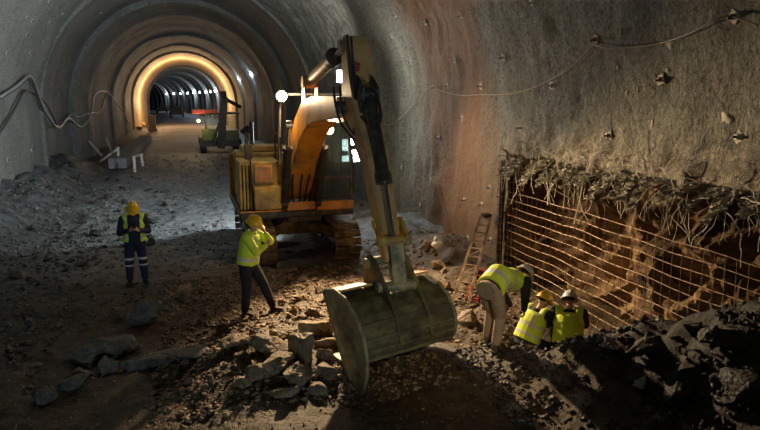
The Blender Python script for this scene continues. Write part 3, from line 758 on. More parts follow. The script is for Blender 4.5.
    # side plates with a raised rim
    for x, s in ((bx0, -1), (bx1, 1)):
        bm = B(); prism_yz(bm, cap_ if s < 0 else prof_, x - 0.02, x + 0.02)
        props(part('side_plate', bm, M['bucket_edge'], bk), 'scraped side plate of the bucket')
        bm = B(); cp = cap_ if s < 0 else prof_; rim = [Vector((x, y, z)) for y, z in cp]; tube(bm, rim, 0.03, 6); beam(bm, (x, *cp[0]), (x, *cp[-1]), 0.06, 0.12, (0, 1, 0)); part('side_rim', bm, M['bucket_edge'], bk)
    # cutting edge, wear strips, top box
    bm = B(); box(bm, (2.7, 8.4, 0.05), (1.72, 0.26, 0.05), None, 0.01); part('cutting_edge', bm, M['bucket_edge'], bk)
    for k in range(4):
        bm = B(); y, z = prof_[3 + k]; y2, z2 = prof_[4 + k]
        beam(bm, (bx0 + 0.03, (y + y2) / 2 - 0.012, (z + z2) / 2), (bx1 - 0.03, (y + y2) / 2 - 0.012, (z + z2) / 2), 0.05, 0.035, (0, -1, 0.3)); part('wear_strip', bm, M['bucket_steel'], bk)
    for xa, xb in ((bx0 + 0.04, 2.44), (3.14, bx1 - 0.04)):
        bm = B(); box(bm, ((xa + xb) / 2, 8.45, 1.13), (xb - xa, 0.5, 0.04), Matrix.Rotation(R(-14), 4, 'X'), 0.01); props(part('top_plate', bm, M['tan_paint'], bk), 'scuffed orange plate on the bucket top')
    for x in (2.5, 3.06):
        bm = B(); prism_yz(bm, [(8.55, 1.05), (8.5, 1.5), (8.38, 1.62), (8.22, 1.56), (8.0, 1.3), (7.9, 1.18), (7.62, 0.82), (7.5, 0.42), (7.62, 0.4), (8.0, 0.9)], x - 0.03, x + 0.03); part('hanger_plate', bm, M['bucket_steel'], bk)
    bm = B(); cyl(bm, (2.43, 8.38, 1.48), (3.16, 8.38, 1.48), 0.08, seg=18); part('pin', bm, M['bucket_edge'], bk, True)
    bm = B(); cyl(bm, (2.43, 8.05, 1.16), (3.16, 8.05, 1.16), 0.07, seg=18); part('pin', bm, M['bucket_edge'], bk, True)
    pv = Vector((2.7, 8.35, 1.35))
    T_ = Matrix.Translation(pv + Vector((-0.08, 0.05, -0.02))) @ Matrix.Rotation(R(15), 4, 'Z') @ Matrix.Rotation(R(-2), 4, 'Y') @ Matrix.Scale(0.93, 4) @ Matrix.Translation(-pv)
    for o in [bk] + [c for c in bpy.data.objects if c.parent == bk]: o.data.transform(T_)
    return e
build_excavator()

# ------------------------------------------------------------------ people
def loft(bm, st, seg=16):
    """stations: (centre, axis vector, right vector, rx, ry)"""
    prev = None
    for c, ax, rt, rx, ry in st:
        c = Vector(c); ax = Vector(ax).normalized(); rt = Vector(rt); rt = (rt - ax * rt.dot(ax)).normalized(); fw = ax.cross(rt)
        ring = [bm.verts.new(c + rt * math.cos(2 * math.pi * k / seg) * rx + fw * math.sin(2 * math.pi * k / seg) * ry) for k in range(seg)]
        if prev:
            for k in range(seg): bm.faces.new((prev[k], prev[(k + 1) % seg], ring[(k + 1) % seg], ring[k]))
        else: bm.faces.new(ring[::-1])
        prev = ring
    bm.faces.new(prev)
def capsule(bm, a, ra, b, rb, seg=12):
    a = Vector(a); b = Vector(b); sph(bm, a, ra, seg); sph(bm, b, rb, seg)
    if (b - a).length > 1e-4: cyl(bm, a, b, ra, rb, seg)
def fused(name, bm, voxel, mats, parent, smooth_it=4, pick=None):
    """melt overlapping closed shapes into one continuous skin"""
    me = me_from(bm, name + '_raw')
    t = bpy.data.objects.new('t', me); C.objects.link(t)
    r = t.modifiers.new('r', 'REMESH'); r.mode = 'VOXEL'; r.voxel_size = voxel
    s = t.modifiers.new('s', 'SMOOTH'); s.factor = 0.5; s.iterations = smooth_it
    dg = bpy.context.evaluated_depsgraph_get()
    m2 = bpy.data.meshes.new_from_object(t.evaluated_get(dg)); m2.name = name
    bpy.data.objects.remove(t); bpy.data.meshes.remove(me)
    for p in m2.polygons: p.use_smooth = True
    m2.materials.clear()
    o = link_me(name, m2, mats, parent)
    if pick:
        for p in m2.polygons: p.material_index = pick(p.center)
    return o
def person(base, fwd, J, label, top, vest, legs, helmet, trouser_strips=False, name='person', vest_open=False, S=1.0, K=1.12):
    """J: joints in a local frame x=right, y=forward, z=up"""
    J = {k: ((tuple(c * S for c in v)) if k not in ('look', 'crown', 'handL', 'handR', 'toeL', 'toeR') else v) for k, v in J.items()}
    base = Vector(base); f = Vector((fwd[0], fwd[1], 0)).normalized(); rt = Vector((f.y, -f.x, 0)); up = Vector((0, 0, 1))
    W = lambda p: base + rt * p[0] + f * p[1] + up * p[2]
    D = lambda p: rt * p[0] + f * p[1] + up * p[2]
    e = empty(name, base, label, 'person')
    P = {k: W(v) for k, v in J.items() if k not in ('look', 'crown', 'handL', 'handR', 'toeL', 'toeR')}
    spine = (P['neck'] - P['pelvis']); ax = spine.normalized()
    hipv = (P['hipR'] - P['hipL']).normalized(); shv = (P['shR'] - P['shL']).normalized()
    look = D(J['look']).normalized(); crown = D(J['crown']).normalized(); crown = (crown - look * crown.dot(look)).normalized(); side = look.cross(crown)
    hc = P['head']
    mid = P['pelvis'].lerp(P['neck'], 0.55)
    if 'belly' in P: mid = P['belly']
    # --- body
    bm = B()
    loft(bm, [(P['pelvis'] - ax * 0.08, ax, hipv, 0.12, 0.09), (P['pelvis'], ax, hipv, 0.15, 0.10), (mid, ax, hipv, 0.125, 0.09), (P['neck'] - ax * 0.13, ax, shv, 0.16, 0.10), (P['neck'] - ax * 0.04, ax, shv, 0.11, 0.07), (P['neck'], ax, shv, 0.06, 0.06)])
    capsule(bm, P['neck'] - ax * 0.04, 0.058, hc - crown * 0.06, 0.052)
    rotm = Matrix((side, look, crown)).transposed().to_4x4()
    sph(bm, hc + crown * 0.02, 0.1, 20, (0.78, 0.95, 1.05), rotm)
    sph(bm, hc - crown * 0.055 + look * 0.025, 0.062, 16, (0.9, 1.0, 1.0), rotm)      # jaw
    capsule(bm, hc + look * 0.088 + crown * 0.01, 0.010, hc + look * 0.108 - crown * 0.028, 0.015, 10)   # nose
    sph(bm, hc + look * 0.084 - crown * 0.062, 0.014, 10, (1.7, 0.7, 0.6), rotm)                     # lips
    for s in (-1, 1): sph(bm, hc + side * 0.08 * s - look * 0.008 - crown * 0.01, 0.03, 10, (0.35, 0.7, 1.1), rotm)
    for s in 'LR':
        capsule(bm, P['sh' + s], 0.052, P['el' + s], 0.042); capsule(bm, P['el' + s], 0.042, P['wr' + s], 0.028)
        capsule(bm, P['hip' + s], 0.082, P['kn' + s], 0.056); capsule(bm, P['kn' + s], 0.056, P['an' + s], 0.038)
        toe = D(J['toe' + s]).normalized(); capsule(bm, P['an' + s] - up * 0.03, 0.042, P['an' + s] - up * 0.05 + toe * 0.14, 0.032)
        # hand: palm, four unequal curled fingers, thumb from the side of the palm
        hd, pn = [D(v).normalized() for v in J['hand' + s]]       # direction of fingers, palm normal (curl direction)
        pn = (pn - hd * pn.dot(hd)).normalized(); ac = hd.cross(pn) * (1 if s == 'R' else -1)   # towards thumb
        wr = P['wr' + s]; m = Matrix((ac, hd, pn)).transposed().to_4x4()
        sph(bm, wr + hd * 0.05, 0.05, 12, (0.84, 1.05, 0.36), m)
        for k, L_ in enumerate((0.072, 0.08, 0.075, 0.058)):
            r0 = wr + hd * (0.088 - 0.004 * abs(k - 1)) + ac * (0.031 - 0.021 * k)
            k1 = r0 + (hd * 0.9 + pn * 0.35).normalized() * L_ * 0.45; k2 = k1 + (hd * 0.6 + pn * 0.8).normalized() * L_ * 0.32; k3 = k2 + (hd * 0.2 + pn).normalized() * L_ * 0.24
            capsule(bm, r0, 0.0095, k1, 0.009, 8); capsule(bm, k1, 0.009, k2, 0.0085, 8); capsule(bm, k2, 0.0085, k3, 0.0075, 8)
        t0 = wr + hd * 0.03 + ac * 0.03; t1 = t0 + (ac * 0.8 + hd * 0.6 + pn * 0.2).normalized() * 0.038; t2 = t1 + (hd * 0.8 + ac * 0.2 + pn * 0.5).normalized() * 0.034
        capsule(bm, t0, 0.013, t1, 0.011, 8); capsule(bm, t1, 0.011, t2, 0.009, 8)
    eyes = [hc + look * 0.083 + side * 0.031 * s + crown * 0.012 for s in (-1, 1)]; lip = hc + look * 0.093 - crown * 0.062
    def pick(c):
        w_ = base + Vector(c) if False else Vector(c)
        if min((w_ - q_).length for q_ in eyes) < 0.014: return 1
        if (w_ - lip).length < 0.02: return 2
        return 0
    fused('body', bm, 0.0075, [M['skin'], M['eye'], M['lips']], e, 3, pick)
    # --- hair under the helmet rim
    bm = B(); sph(bm, hc + crown * 0.035 - look * 0.012, 0.1, 16, (0.80, 0.93, 0.98), rotm)
    for v in [v for v in bm.verts if (v.co - hc).dot(look) > 0.045 and (v.co - hc).dot(crown) < 0.05]: v.co -= look * 0.05
    part('hair', bm, M['hair'], e, True)
    # --- jacket
    bm = B()
    jb = P['pelvis'] - ax * 0.03
    loft(bm, [(jb, ax, hipv, (0.185) * K, (0.135) * K), (P['pelvis'] + ax * 0.08, ax, hipv, (0.18) * K, (0.135) * K), (mid, ax, hipv.lerp(shv, 0.5), (0.17) * K, (0.13) * K), (P['neck'] - ax * 0.2, ax, shv, (0.195) * K, (0.135) * K), (P['neck'] - ax * 0.08, ax, shv, (0.175) * K, (0.11) * K), (P['neck'] - ax * 0.01, ax, shv, (0.085) * K, (0.08) * K), (P['neck'] + ax * 0.03, ax, shv, (0.075) * K, (0.07) * K)])
    for s in 'LR':
        capsule(bm, P['sh' + s], 0.078 * K, P['el' + s], 0.062 * K); q_ = P['el' + s].lerp(P['wr' + s], 0.9); capsule(bm, P['el' + s], 0.062 * K, q_, 0.045)
    fused('jacket', bm, 0.012, [M[top]], e, 3)
    # --- trousers
    bm = B()
    loft(bm, [(P['pelvis'] - ax * 0.10, ax, hipv, (0.165) * K, (0.12) * K), (P['pelvis'], ax, hipv, (0.178) * K, (0.128) * K), (P['pelvis'] + ax * 0.1, ax, hipv, (0.165) * K, (0.12) * K)])
    for s in 'LR':
        q_ = P['kn' + s].lerp(P['an' + s], 0.9); capsule(bm, P['hip' + s], 0.105 * K, P['kn' + s], 0.078 * K); capsule(bm, P['kn' + s], 0.078 * K, q_, 0.062 * K)
    def pk(c):
        if not trouser_strips: return 0
        z = c[2] - base.z
        return 1 if (0.40 < z < 0.44 or 0.54 < z < 0.58) else 0
    fused('trousers', bm, 0.012, [M[legs], M['reflective']], e, 3, pk)
    # --- vest
    if vest:
        bm = B(); g = 0.022
        loft(bm, [(P['pelvis'] + ax * 0.0, ax, hipv, (0.195 + g) * K, (0.145 + g) * K), (mid, ax, hipv.lerp(shv, 0.5), (0.178 + g) * K, (0.138 + g) * K), (P['neck'] - ax * 0.2, ax, shv, (0.195 + g) * K, (0.14 + g) * K), (P['neck'] - ax * 0.09, ax, shv, (0.185) * K, (0.118 + g) * K), (P['neck'] - ax * 0.03, ax, shv, (0.12) * K, (0.10) * K)])
        for s in 'LR': sph(bm, P['sh' + s].lerp(P['neck'], 0.22) - ax * 0.0, 0.088 * K, 12)
        fr = ax.cross(shv) * -1
        Ls = spine.length
        if fr.dot(f) < 0: fr = -fr
        def pv(c):
            v = Vector(c) - P['pelvis']; t = v.dot(ax) / Ls; x = v.dot(shv); y = v.dot(fr)
            if vest_open and y > 0.03 and abs(x) < 0.115: return 2
            if vest == 'plain': return 0
            if 0.14 < t < 0.235 or (vest != 'two' and 0.45 < t < 0.54): return 1
            if t > 0.4 and 0.085 < abs(x) < 0.125: return 1
            return 0
        fused('vest', bm, 0.011, [M['hivis'], M['reflective'], M[top]], e, 3, pv)
    # --- boots
    for s in 'LR':
        toe = D(J['toe' + s]).normalized(); a = P['an' + s]; q_ = a.lerp(P['kn' + s], 0.35)
        bm = B(); capsule(bm, q_, 0.058, a, 0.052); capsule(bm, a - up * 0.035 - toe * 0.02, 0.048, a - up * 0.045 + toe * 0.15, 0.042)
        sh = toe.cross(up).normalized(); m = Matrix((sh, toe, up)).transposed().to_4x4(); box(bm, a - up * 0.085 + toe * 0.055, (0.09, 0.27, 0.03), m, 0.01)
        fused('boot', bm, 0.009, [M['boot']], e, 2)
    # --- helmet: dome, rim and peak
    bm = B(); n = 24; rows = []
    tops = hc + crown * 0.028
    for j in range(9):
        a = j / 8 * math.pi / 2
        rows.append([bm.verts.new(tops + crown * 0.142 * math.sin(a) + (side * 0.122 * math.cos(2 * math.pi * k / n) + look * 0.148 * math.sin(2 * math.pi * k / n)) * math.cos(a * 0.995)) for k in range(n)])
    def rr_(k, out):
        a = 2 * math.pi * k / n; pk_ = max(0, math.sin(a)) ** 3 * 0.045
        return tops - crown * 0.006 * out + (side * (0.122 + 0.018 * out) * math.cos(a) + look * (0.148 + 0.018 * out + pk_ * out) * math.sin(a))
    r1 = [bm.verts.new(rr_(k, 1)) for k in range(n)]; r2 = [bm.verts.new(rr_(k, 1) - crown * 0.007) for k in range(n)]; r3 = [bm.verts.new(rr_(k, 0) - crown * 0.012) for k in range(n)]
    seq = [r3, r2, r1] + rows
    for a, b in zip(seq, seq[1:]):
        for k in range(n): bm.faces.new((a[k], a[(k + 1) % n], b[(k + 1) % n], b[k]))
    bm.faces.new(rows[-1])
    # low crest along the crown
    hm = part('helmet', bm, M[helmet], e, True, 50)
    bm = B(); tube(bm, [tops + crown * (0.143 * math.sin(a) + 0.002) + look * 0.149 * math.cos(a) for a in np.linspace(0.35, math.pi - 0.35, 9)], 0.012, 6); part('crest', bm, M[helmet], hm, True)
    return e

# man standing left, facing the camera, head bent over a phone held in both hands
p = gpx(138, 284)
man1 = person(p, (0.1, -1), dict(pelvis=(0, 0, 0.93), neck=(0, 0.04, 1.45), head=(0, 0.11, 1.585), look=(0.0, 0.86, -0.5), crown=(0, 0.5, 0.86),
    shL=(-0.19, 0.04, 1.39), shR=(0.19, 0.04, 1.39), elL=(-0.27, 0.03, 1.11), elR=(0.27, 0.06, 1.11), wrL=(-0.09, 0.27, 1.17), wrR=(0.08, 0.27, 1.19),
    handL=((0.5, 0.6, 0.5), (0.7, 0.2, 0.2)), handR=((-0.5, 0.6, 0.5), (-0.7, 0.2, 0.2)),
    hipL=(-0.095, 0, 0.9), hipR=(0.095, 0, 0.9), knL=(-0.13, 0.04, 0.5), knR=(0.13, 0.04, 0.5), anL=(-0.15, 0, 0.1), anR=(0.15, 0, 0.1), toeL=(-0.3, 1, 0), toeR=(0.3, 1, 0)),
    'man in yellow helmet, navy suit and open vest looking down at a phone', 'navy', 'two', 'navy', 'helmet_yellow', True, vest_open=True)
bm = B(); f_ = Vector((0.1, -1, 0)).normalized(); box(bm, p + Vector((0.0, 0, 1.25)) + f_ * 0.345, (0.075, 0.012, 0.15), Matrix.Rotation(R(50), 4, 'X'), 0.004)
single('phone', bm, M['rubber'], 'small dark phone held by the man in navy standing on the left', 'phone')
# man in front of the machine, facing right, one hand to the mouth, legs apart
p = gpx(254, 315)
man2 = person(p, (0.82, -0.57), dict(pelvis=(0, -0.08, 0.95), neck=(0, 0.02, 1.49), head=(0, 0.07, 1.62), look=(0.05, 0.93, -0.33), crown=(0, 0.33, 0.93),
    shL=(-0.19, 0.0, 1.43), shR=(0.19, 0.03, 1.43), elL=(-0.2, 0.26, 1.3), elR=(0.2, 0.2, 1.19), wrL=(-0.02, 0.27, 1.48), wrR=(0.0, 0.30, 1.28),
    handL=((0.3, -0.1, 1), (0.4, -0.9, 0)), handR=((-0.9, 0.2, 0.4), (0, -1, 0.2)),
    hipL=(-0.095, -0.08, 0.92), hipR=(0.095, -0.08, 0.92), knL=(-0.13, 0.14, 0.53), knR=(0.1, -0.06, 0.5), anL=(-0.15, 0.3, 0.13), anR=(0.10, -0.12, 0.08), toeL=(-0.1, 1, 0), toeR=(0.2, 1, 0)),
    'man in yellow helmet, yellow jacket and black trousers with hand at mouth', 'hivis', 'two', 'black_cloth', 'helmet_yellow')
# three men digging at the foot of the mesh
p = gpx(495, 346)
man3 = person(p, (0.9, 0.43), dict(pelvis=(0, -0.16, 0.84), belly=(0, 0.06, 0.98), neck=(0, 0.45, 0.90), head=(0, 0.62, 0.88), look=(0, 0.55, -0.8), crown=(0, 0.8, 0.5),
    shL=(-0.19, 0.38, 0.87), shR=(0.19, 0.38, 0.87), elL=(-0.22, 0.40, 0.64), elR=(0.22, 0.34, 0.67), wrL=(-0.12, 0.5, 0.42), wrR=(0.12, 0.48, 0.42),
    handL=((0.2, 0.3, -1), (0.8, -0.3, 0)), handR=((-0.2, 0.3, -1), (-0.8, -0.3, 0)),
    hipL=(-0.1, -0.15, 0.81), hipR=(0.1, -0.15, 0.81), knL=(-0.12, 0.06, 0.46), knR=(0.1, -0.04, 0.45), anL=(-0.14, 0.0, 0.1), anR=(0.14, -0.18, 0.1), toeL=(-0.1, 1, 0), toeR=(0.1, 1, 0)),
    'man in pale helmet, striped vest and khaki trousers bending far over', 'black_cloth', 'three', 'khaki', 'helmet_white', S=1.08)
def croucher(base, fwd, lab, top, helm, lean, vest='three'):
    return person(base, fwd, dict(pelvis=(0, -0.1, 0.5), neck=(0, -0.1 + lean, 0.93), head=(0, 0.02 + lean, 1.06), look=(0.0, 0.8, -0.6), crown=(0, 0.6, 0.8),
        shL=(-0.19, -0.08 + lean, 0.91), shR=(0.19, -0.08 + lean, 0.91), elL=(-0.25, 0.12 + lean, 0.67), elR=(0.25, 0.12 + lean, 0.67), wrL=(-0.12, 0.32 + lean, 0.55), wrR=(0.12, 0.32 + lean, 0.52),
        handL=((0.2, 1, -0.4), (0.8, 0, -0.3)), handR=((-0.2, 1, -0.4), (-0.8, 0, -0.3)),
        hipL=(-0.1, -0.08, 0.48), hipR=(0.1, -0.08, 0.48), knL=(-0.18, 0.3, 0.55), knR=(0.16, 0.26, 0.35), anL=(-0.16, 0.16, 0.11), anR=(0.15, -0.12, 0.11), toeL=(-0.1, 1, 0), toeR=(0.1, 1, 0)),
        lab, top, vest, 'navy', helm, S=1.03)
p = atY(530, 352, 8.2); p.z = H(p.x, p.y)
man4 = croucher((p.x, p.y, p.z - 0.05), (0.97, 0.25), 'crouching man in bright yellow helmet and dark-striped vest seen from behind', 'navy', 'helmet_yellow', 0.22)
p = atY(567, 352, 7.8); p.z = H(p.x, p.y)
man5 = croucher((p.x, p.y, p.z - 0.14), (0.55, 0.83), 'crouching man in light grey helmet and plain yellow vest over navy sleeves', 'navy', 'helmet_grey', 0.22, 'plain')
# ------------------------------------------------------------------ rocks
rnd = random.Random(11)
def rock_bm(seed, sx=1, sy=1, sz=1, npts=15, rough=0.05, cuts=2):
    """angular broken stone of unit size, standing around its centre"""
    r = random.Random(seed); bm = B()
    for i in range(npts):
        v = Vector((r.gauss(0, 1), r.gauss(0, 1), r.gauss(0, 1))).normalized()
        k = r.uniform(0.36, 0.57)
        bm.verts.new((v.x * k * sx, v.y * k * sy, v.z * k * sz))
    bmesh.ops.convex_hull(bm, input=bm.verts[:])
    for v in [v for v in bm.verts if not v.link_faces]: bm.verts.remove(v)
    if cuts:
        bmesh.ops.bevel(bm, geom=bm.edges[:], offset=0.012, segments=1, affect='EDGES')
        bmesh.ops.triangulate(bm, faces=bm.faces[:])
        bmesh.ops.subdivide_edges(bm, edges=[e for e in bm.edges if e.calc_length() > 0.16], cuts=cuts, use_grid_fill=True)
        bmesh.ops.triangulate(bm, faces=bm.faces[:])
        for v in bm.verts:
            n_ = mnoise.noise(v.co * 3.1 + Vector((seed * 3.7, 0, 0))); n2 = mnoise.noise(v.co * 8 + Vector((0, seed, 0)))
            v.co += v.co.normalized() * (n_ * rough + n2 * rough * 0.5 + abs(mnoise.noise(v.co * 5 + Vector((0, 0, seed)))) * rough * -0.9)
    return bm
def boulder(px, py, size, dims, m, label, rot=0.0, tilt=0.0, sink=0.25, seed=None, cat='boulder', name='boulder'):
    """a single large stone whose foot stands where the picture shows it"""
    g = gpx(px, py)
    bm = rock_bm(seed if seed is not None else int(px * 7 + py), *dims, npts=15, rough=0.07, cuts=3)
    bmesh.ops.transform(bm, matrix=Matrix.Rotation(rot, 4, 'Z') @ Matrix.Rotation(tilt, 4, 'Y') @ Matrix.Scale(size, 4), verts=bm.verts[:])
    me = me_from(bm, name, True, 17)
    zmin = min(v.co.z for v in me.vertices); zmax = max(v.co.z for v in me.vertices)
    me.transform(Matrix.Translation((0, 0, -zmin)))
    o = link_me(name, me, m); o.location = (g.x, g.y, H(g.x, g.y) - sink * (zmax - zmin))
    return props(o, label, cat)
BR, GR, DK, TN = M['rock_brown'], M['rock_grey'], M['rock_dark'], M['rock_tan']
for a in [
    (144, 322, .62, (1, .8, .95), GR, 'rounded grey boulder standing behind the flat slab at lower left', .3, .2),
    (98, 356, 1.15, (1.15, .6, .42), GR, 'long flat pale grey slab lying on the dark ground at lower left', .15, -.12),
    (150, 365, .85, (1.25, .6, .4), GR, 'grey wedge slab lying right of the long flat slab', -.2, -.1),
    (190, 357, .7, (1.2, .6, .4), GR, 'narrow grey slab pointing right below the dark slope', .1, .08),
    (80, 378, .34, (1.2, .8, .7), TN, 'small tan stone below the long grey slab', 0, 0),
    (75, 388, .5, (1, .8, .7), GR, 'squat grey rock under the small tan stone', .4, 0),
    (46, 402, .45, (1, .8, .7), GR, 'grey rock lying lowest at the left edge of the slabs', .1, 0),
    (108, 372, .42, (1, .9, .8), GR, 'blocky grey rock wedged under the slab ends', .6, .2),
    (32, 328, .35, (.8, .8, 1.1), GR, 'upright grey stone in the dark hollow at far left', .6, 0),
    (232, 346, .62, (1.3, .7, .35), TN, 'long thin tan slab below the feet of the standing man', .3, -.1),
    (263, 350, .68, (1.2, .8, .42), TN, 'flat sunlit tan rock in the middle of the boulder bed', -.1, .1),
    (285, 338, .6, (1.2, .7, .45), TN, 'broad tan rock behind the pointed brown boulder', .2, .25),
    (318, 332, .62, (1.1, .8, .6), TN, 'square tan boulder beside the raised bucket side', .1, .0),
    (330, 345, .45, (1.2, .8, .5), TN, 'low tan rock touching the bucket side', .3, .1),
    (300, 361, .62, (.85, .8, 1.0), BR, 'pointed brown boulder standing tall in the boulder bed', .5, .25),
    (278, 372, .62, (1.1, .8, .7), TN, 'rugged tan boulder with a flat top below the pointed one', .9, .1),
    (292, 386, .6, (1.2, .8, .7), BR, 'brown boulder lowest in front of the rugged tan one', .2, .1),
    (328, 378, .42, (1, .8, .9), BR, 'brown rock leaning near the bottom corner of the bucket', .2, .3),
    (318, 392, .35, (1, .8, .8), BR, 'small brown rock lying below the bucket corner', .9, .1),
    (256, 378, .42, (1, .8, .8), BR, 'dark brown rock left of the rugged tan boulder', .9, .1),
    (280, 396, .40, (1.2, .7, .6), BR, 'low brown stone at the front of the boulder bed', .1, .1),
    (240, 386, .34, (1.1, .8, .6), BR, 'small brown stone at the left front of the boulder bed', .5, 0),
    (205, 350, .34, (1.1, .8, .6), TN, 'tan stone at the left end of the thin slab', .5, 0),
    (222, 330, .30, (1.1, .8, .7), BR, 'brown stone in the shadow of the standing man', .2, 0),
    (312, 316, .38, (1.2, .8, .7), BR, 'brown rock behind the boulder bed near the machine', .2, 0),
    (186, 300, .5, (.7, .7, 1.1), BR, 'upright brown rock between the two standing men', .2, .1),
    (300, 300, .34, (1.2, .8, .6), BR, 'brown rock lying right of the standing man', .2, .1),
    (440, 268, .42, (1.1, .9, .8), BR, 'brown boulder at the foot of the wall behind the bucket', .2, .1),
    (428, 250, .45, (1.0, .9, .8), BR, 'dark brown boulder leaning on the grey wall foot', .7, .1),
    (466, 322, .55, (1.1, .9, .7), BR, 'mossy brown boulder between the bucket and the bending man', .7, .1),
    (680, 400, .5, (1, .8, .7), DK, 'dark boulder low in the spoil heap at lower right', .7, .1),
    (722, 345, .6, (1.3, .8, .6), DK, 'dark slabby boulder on top of the right spoil heap', .2, .15),
    (742, 395, .6, (1.1, .8, .7), DK, 'dark boulder at the right edge of the spoil heap', 1.2, .1),
    (650, 352, .55, (1.4, .7, .45), DK, 'long dark slab near the crest of the right spoil heap', .2, -.1),
    (610, 350, .4, (1.2, .8, .6), DK, 'dark rock at the left end of the spoil heap crest', .2, .1)]:
    boulder(*a)
# prototypes for the loose rubble
protos = {}
for k, m in (('b', BR), ('g', GR), ('d', DK), ('t', TN)):
    protos[k] = []
    for i in range(6):
        me = me_from(rock_bm(100 + i * 3 + ord(k), rnd.uniform(.9, 1.25), rnd.uniform(.75, 1), rnd.uniform(.55, .85), 13, 0.05, 1), 'rubble_rock', True, 18)
        me.materials.append(m); protos[k].append(me)
def scatter(n, region, sizes, kinds, label, group, dens=None, seed=1, name='rubble_rock'):
    r = random.Random(seed); c = 0; tries = 0
    first = None; placed = []
    while c < n and tries < n * 60:
        tries += 1
        px, py = region(r)
        g = gpx(px, py)
        if abs(g.x) > 6.1 + (1.2 if g.y < 11 else 0): continue
        if 1.0 < g.x < 3.9 and 13.2 < g.y < 18: continue
        s = sizes[0] * (sizes[1] / sizes[0]) ** (r.random() ** 2.0)
        if any((g.x - q[0]) ** 2 + (g.y - q[1]) ** 2 < (0.42 * (s + q[2])) ** 2 for q in placed): continue
        placed.append((g.x, g.y, s))
        me = r.choice(protos[r.choice(kinds)])
        if first is None:
            o = bpy.data.objects.new(name, me); first = o
        else:
            o = first.copy(); o.data = me
        C.objects.link(o)
        o.location = (g.x, g.y, H(g.x, g.y) + s * 0.1)
        o.scale = (s, s, s); o.rotation_euler = (r.uniform(-.4, .4), r.uniform(-.4, .4), r.uniform(0, 6.28))
        props(o, label, 'rock', group); c += 1
def quad(a, b, c_, d):
    def f(r):
        u, v = r.random(), r.random()
        return ((a[0] * (1 - u) + b[0] * u) * (1 - v) + (d[0] * (1 - u) + c_[0] * u) * v, (a[1] * (1 - u) + b[1] * u) * (1 - v) + (d[1] * (1 - u) + c_[1] * u) * v)
    return f
scatter(70, quad((45, 180), (135, 172), (205, 225), (10, 300)), (.16, .5), 'gdd', 'dark grey loose rock in the rubble along the foot of the left wall', 'rubble along the left wall', seed=2)
scatter(66, quad((150, 345), (330, 315), (325, 400), (150, 400)), (.10, .3), 'bbt', 'brown loose stone among the boulders left of the bucket', 'stones around the boulder bed', seed=3)
scatter(40, quad((270, 268), (335, 268), (325, 315), (285, 320)), (.10, .3), 'bbt', 'brown stone lying between the standing man and the machine tracks', 'stones in front of the tracks', seed=4)
scatter(42, quad((395, 238), (440, 245), (452, 312), (400, 275)), (.12, .36), 'bbt', 'brown stone in the rubble at the wall foot behind the bucket', 'rubble at the right wall foot', seed=5)
scatter(60, quad((590, 345), (755, 305), (755, 425), (640, 425)), (.10, .40), 'dd', 'dark stone in the spoil heap at the lower right', 'stones of the right spoil heap', seed=6)
scatter(20, quad((455, 300), (590, 318), (600, 345), (455, 340)), (.08, .24), 'bb', 'brown stone at the feet of the three digging men', 'stones in the digging pit', seed=7)
# the uncountable small stuff: gravel and chips
def gravel(n, region_fn, s0, s1, m, label, name, seed):
    rs = np.random.RandomState(seed)
    pv, pf = [], []
    for i in range(8):
        bm = rock_bm(300 + i, 1, .8, .7, 9, 0, 0); bm.verts.ensure_lookup_table(); bmesh.ops.triangulate(bm, faces=bm.faces[:])
        bm.verts.index_update(); pv.append(np.array([v.co[:] for v in bm.verts])); pf.append(np.array([[v.index for v in f.verts] for f in bm.faces])); bm.free()
    x, y = region_fn(rs, n); z = hz(x, y)
    V, Fc, off = [], [], 0
    s = s0 * (s1 / s0) ** (rs.rand(n) ** 2.2)
    for i in range(n):
        k = rs.randint(8); a = rs.rand() * 6.28; b = rs.rand() * 1.2 - .6
        ca, sa, cb, sb = math.cos(a), math.sin(a), math.cos(b), math.sin(b)
        Rm = np.array([[ca, -sa, 0], [sa, ca, 0], [0, 0, 1]]) @ np.array([[1, 0, 0], [0, cb, -sb], [0, sb, cb]])
        V.append(pv[k] @ Rm.T * s[i] + np.array([x[i], y[i], z[i] + s[i] * 0.08])); Fc.append(pf[k] + off); off += len(pv[k])
    V = np.concatenate(V); Fc = np.concatenate(Fc)
    me = bpy.data.meshes.new(name); me.vertices.add(len(V)); me.vertices.foreach_set('co', V.reshape(-1).astype(np.float32))
    me.loops.add(Fc.size); me.loops.foreach_set('vertex_index', Fc.reshape(-1).astype(np.int32)); me.polygons.add(len(Fc)); me.polygons.foreach_set('loop_start', (np.arange(len(Fc)) * 3).astype(np.int32))
    me.update(calc_edges=True)
    props(link_me(name, me, m), label, 'gravel', None, 'stuff')
def reg(x0, x1, y0, y1, p=1.0, rej=None):
    def f(rs, n):
        x = rs.rand(n * 3) * (x1 - x0) + x0; y = rs.rand(n * 3) ** p * (y1 - y0) + y0
        k = np.ones(len(x), bool) if rej is None else rej(x, y)
        k &= fbm(x * 0.7, y * 0.7, 8.0, 2) > -0.25 - 0.3 * rs.rand(len(x))
        return x[k][:n], y[k][:n]
    return f
def gravel_safe(n, fn, *a):
    rs = np.random.RandomState(5); x, y = fn(rs, n); gravel(len(x), lambda r, q: (x, y), *a)
gravel_safe(6500, reg(-0.6, 3.4, 7.2, 13.4), .03, .15, BR, 'loose brown chips and gravel around the boulders and in front of the machine', 'gravel', 21)
gravel_safe(4200, reg(-6.1, -2.2, 9, 32, 1.3), .04, .22, GR, 'grey broken stone chips spread along the left wall', 'gravel', 22)
gravel_safe(3800, reg(-3.4, 1.0, 11.5, 27, 1.3), .03, .14, GR, 'grey stone chips scattered over the haul road', 'gravel', 23)
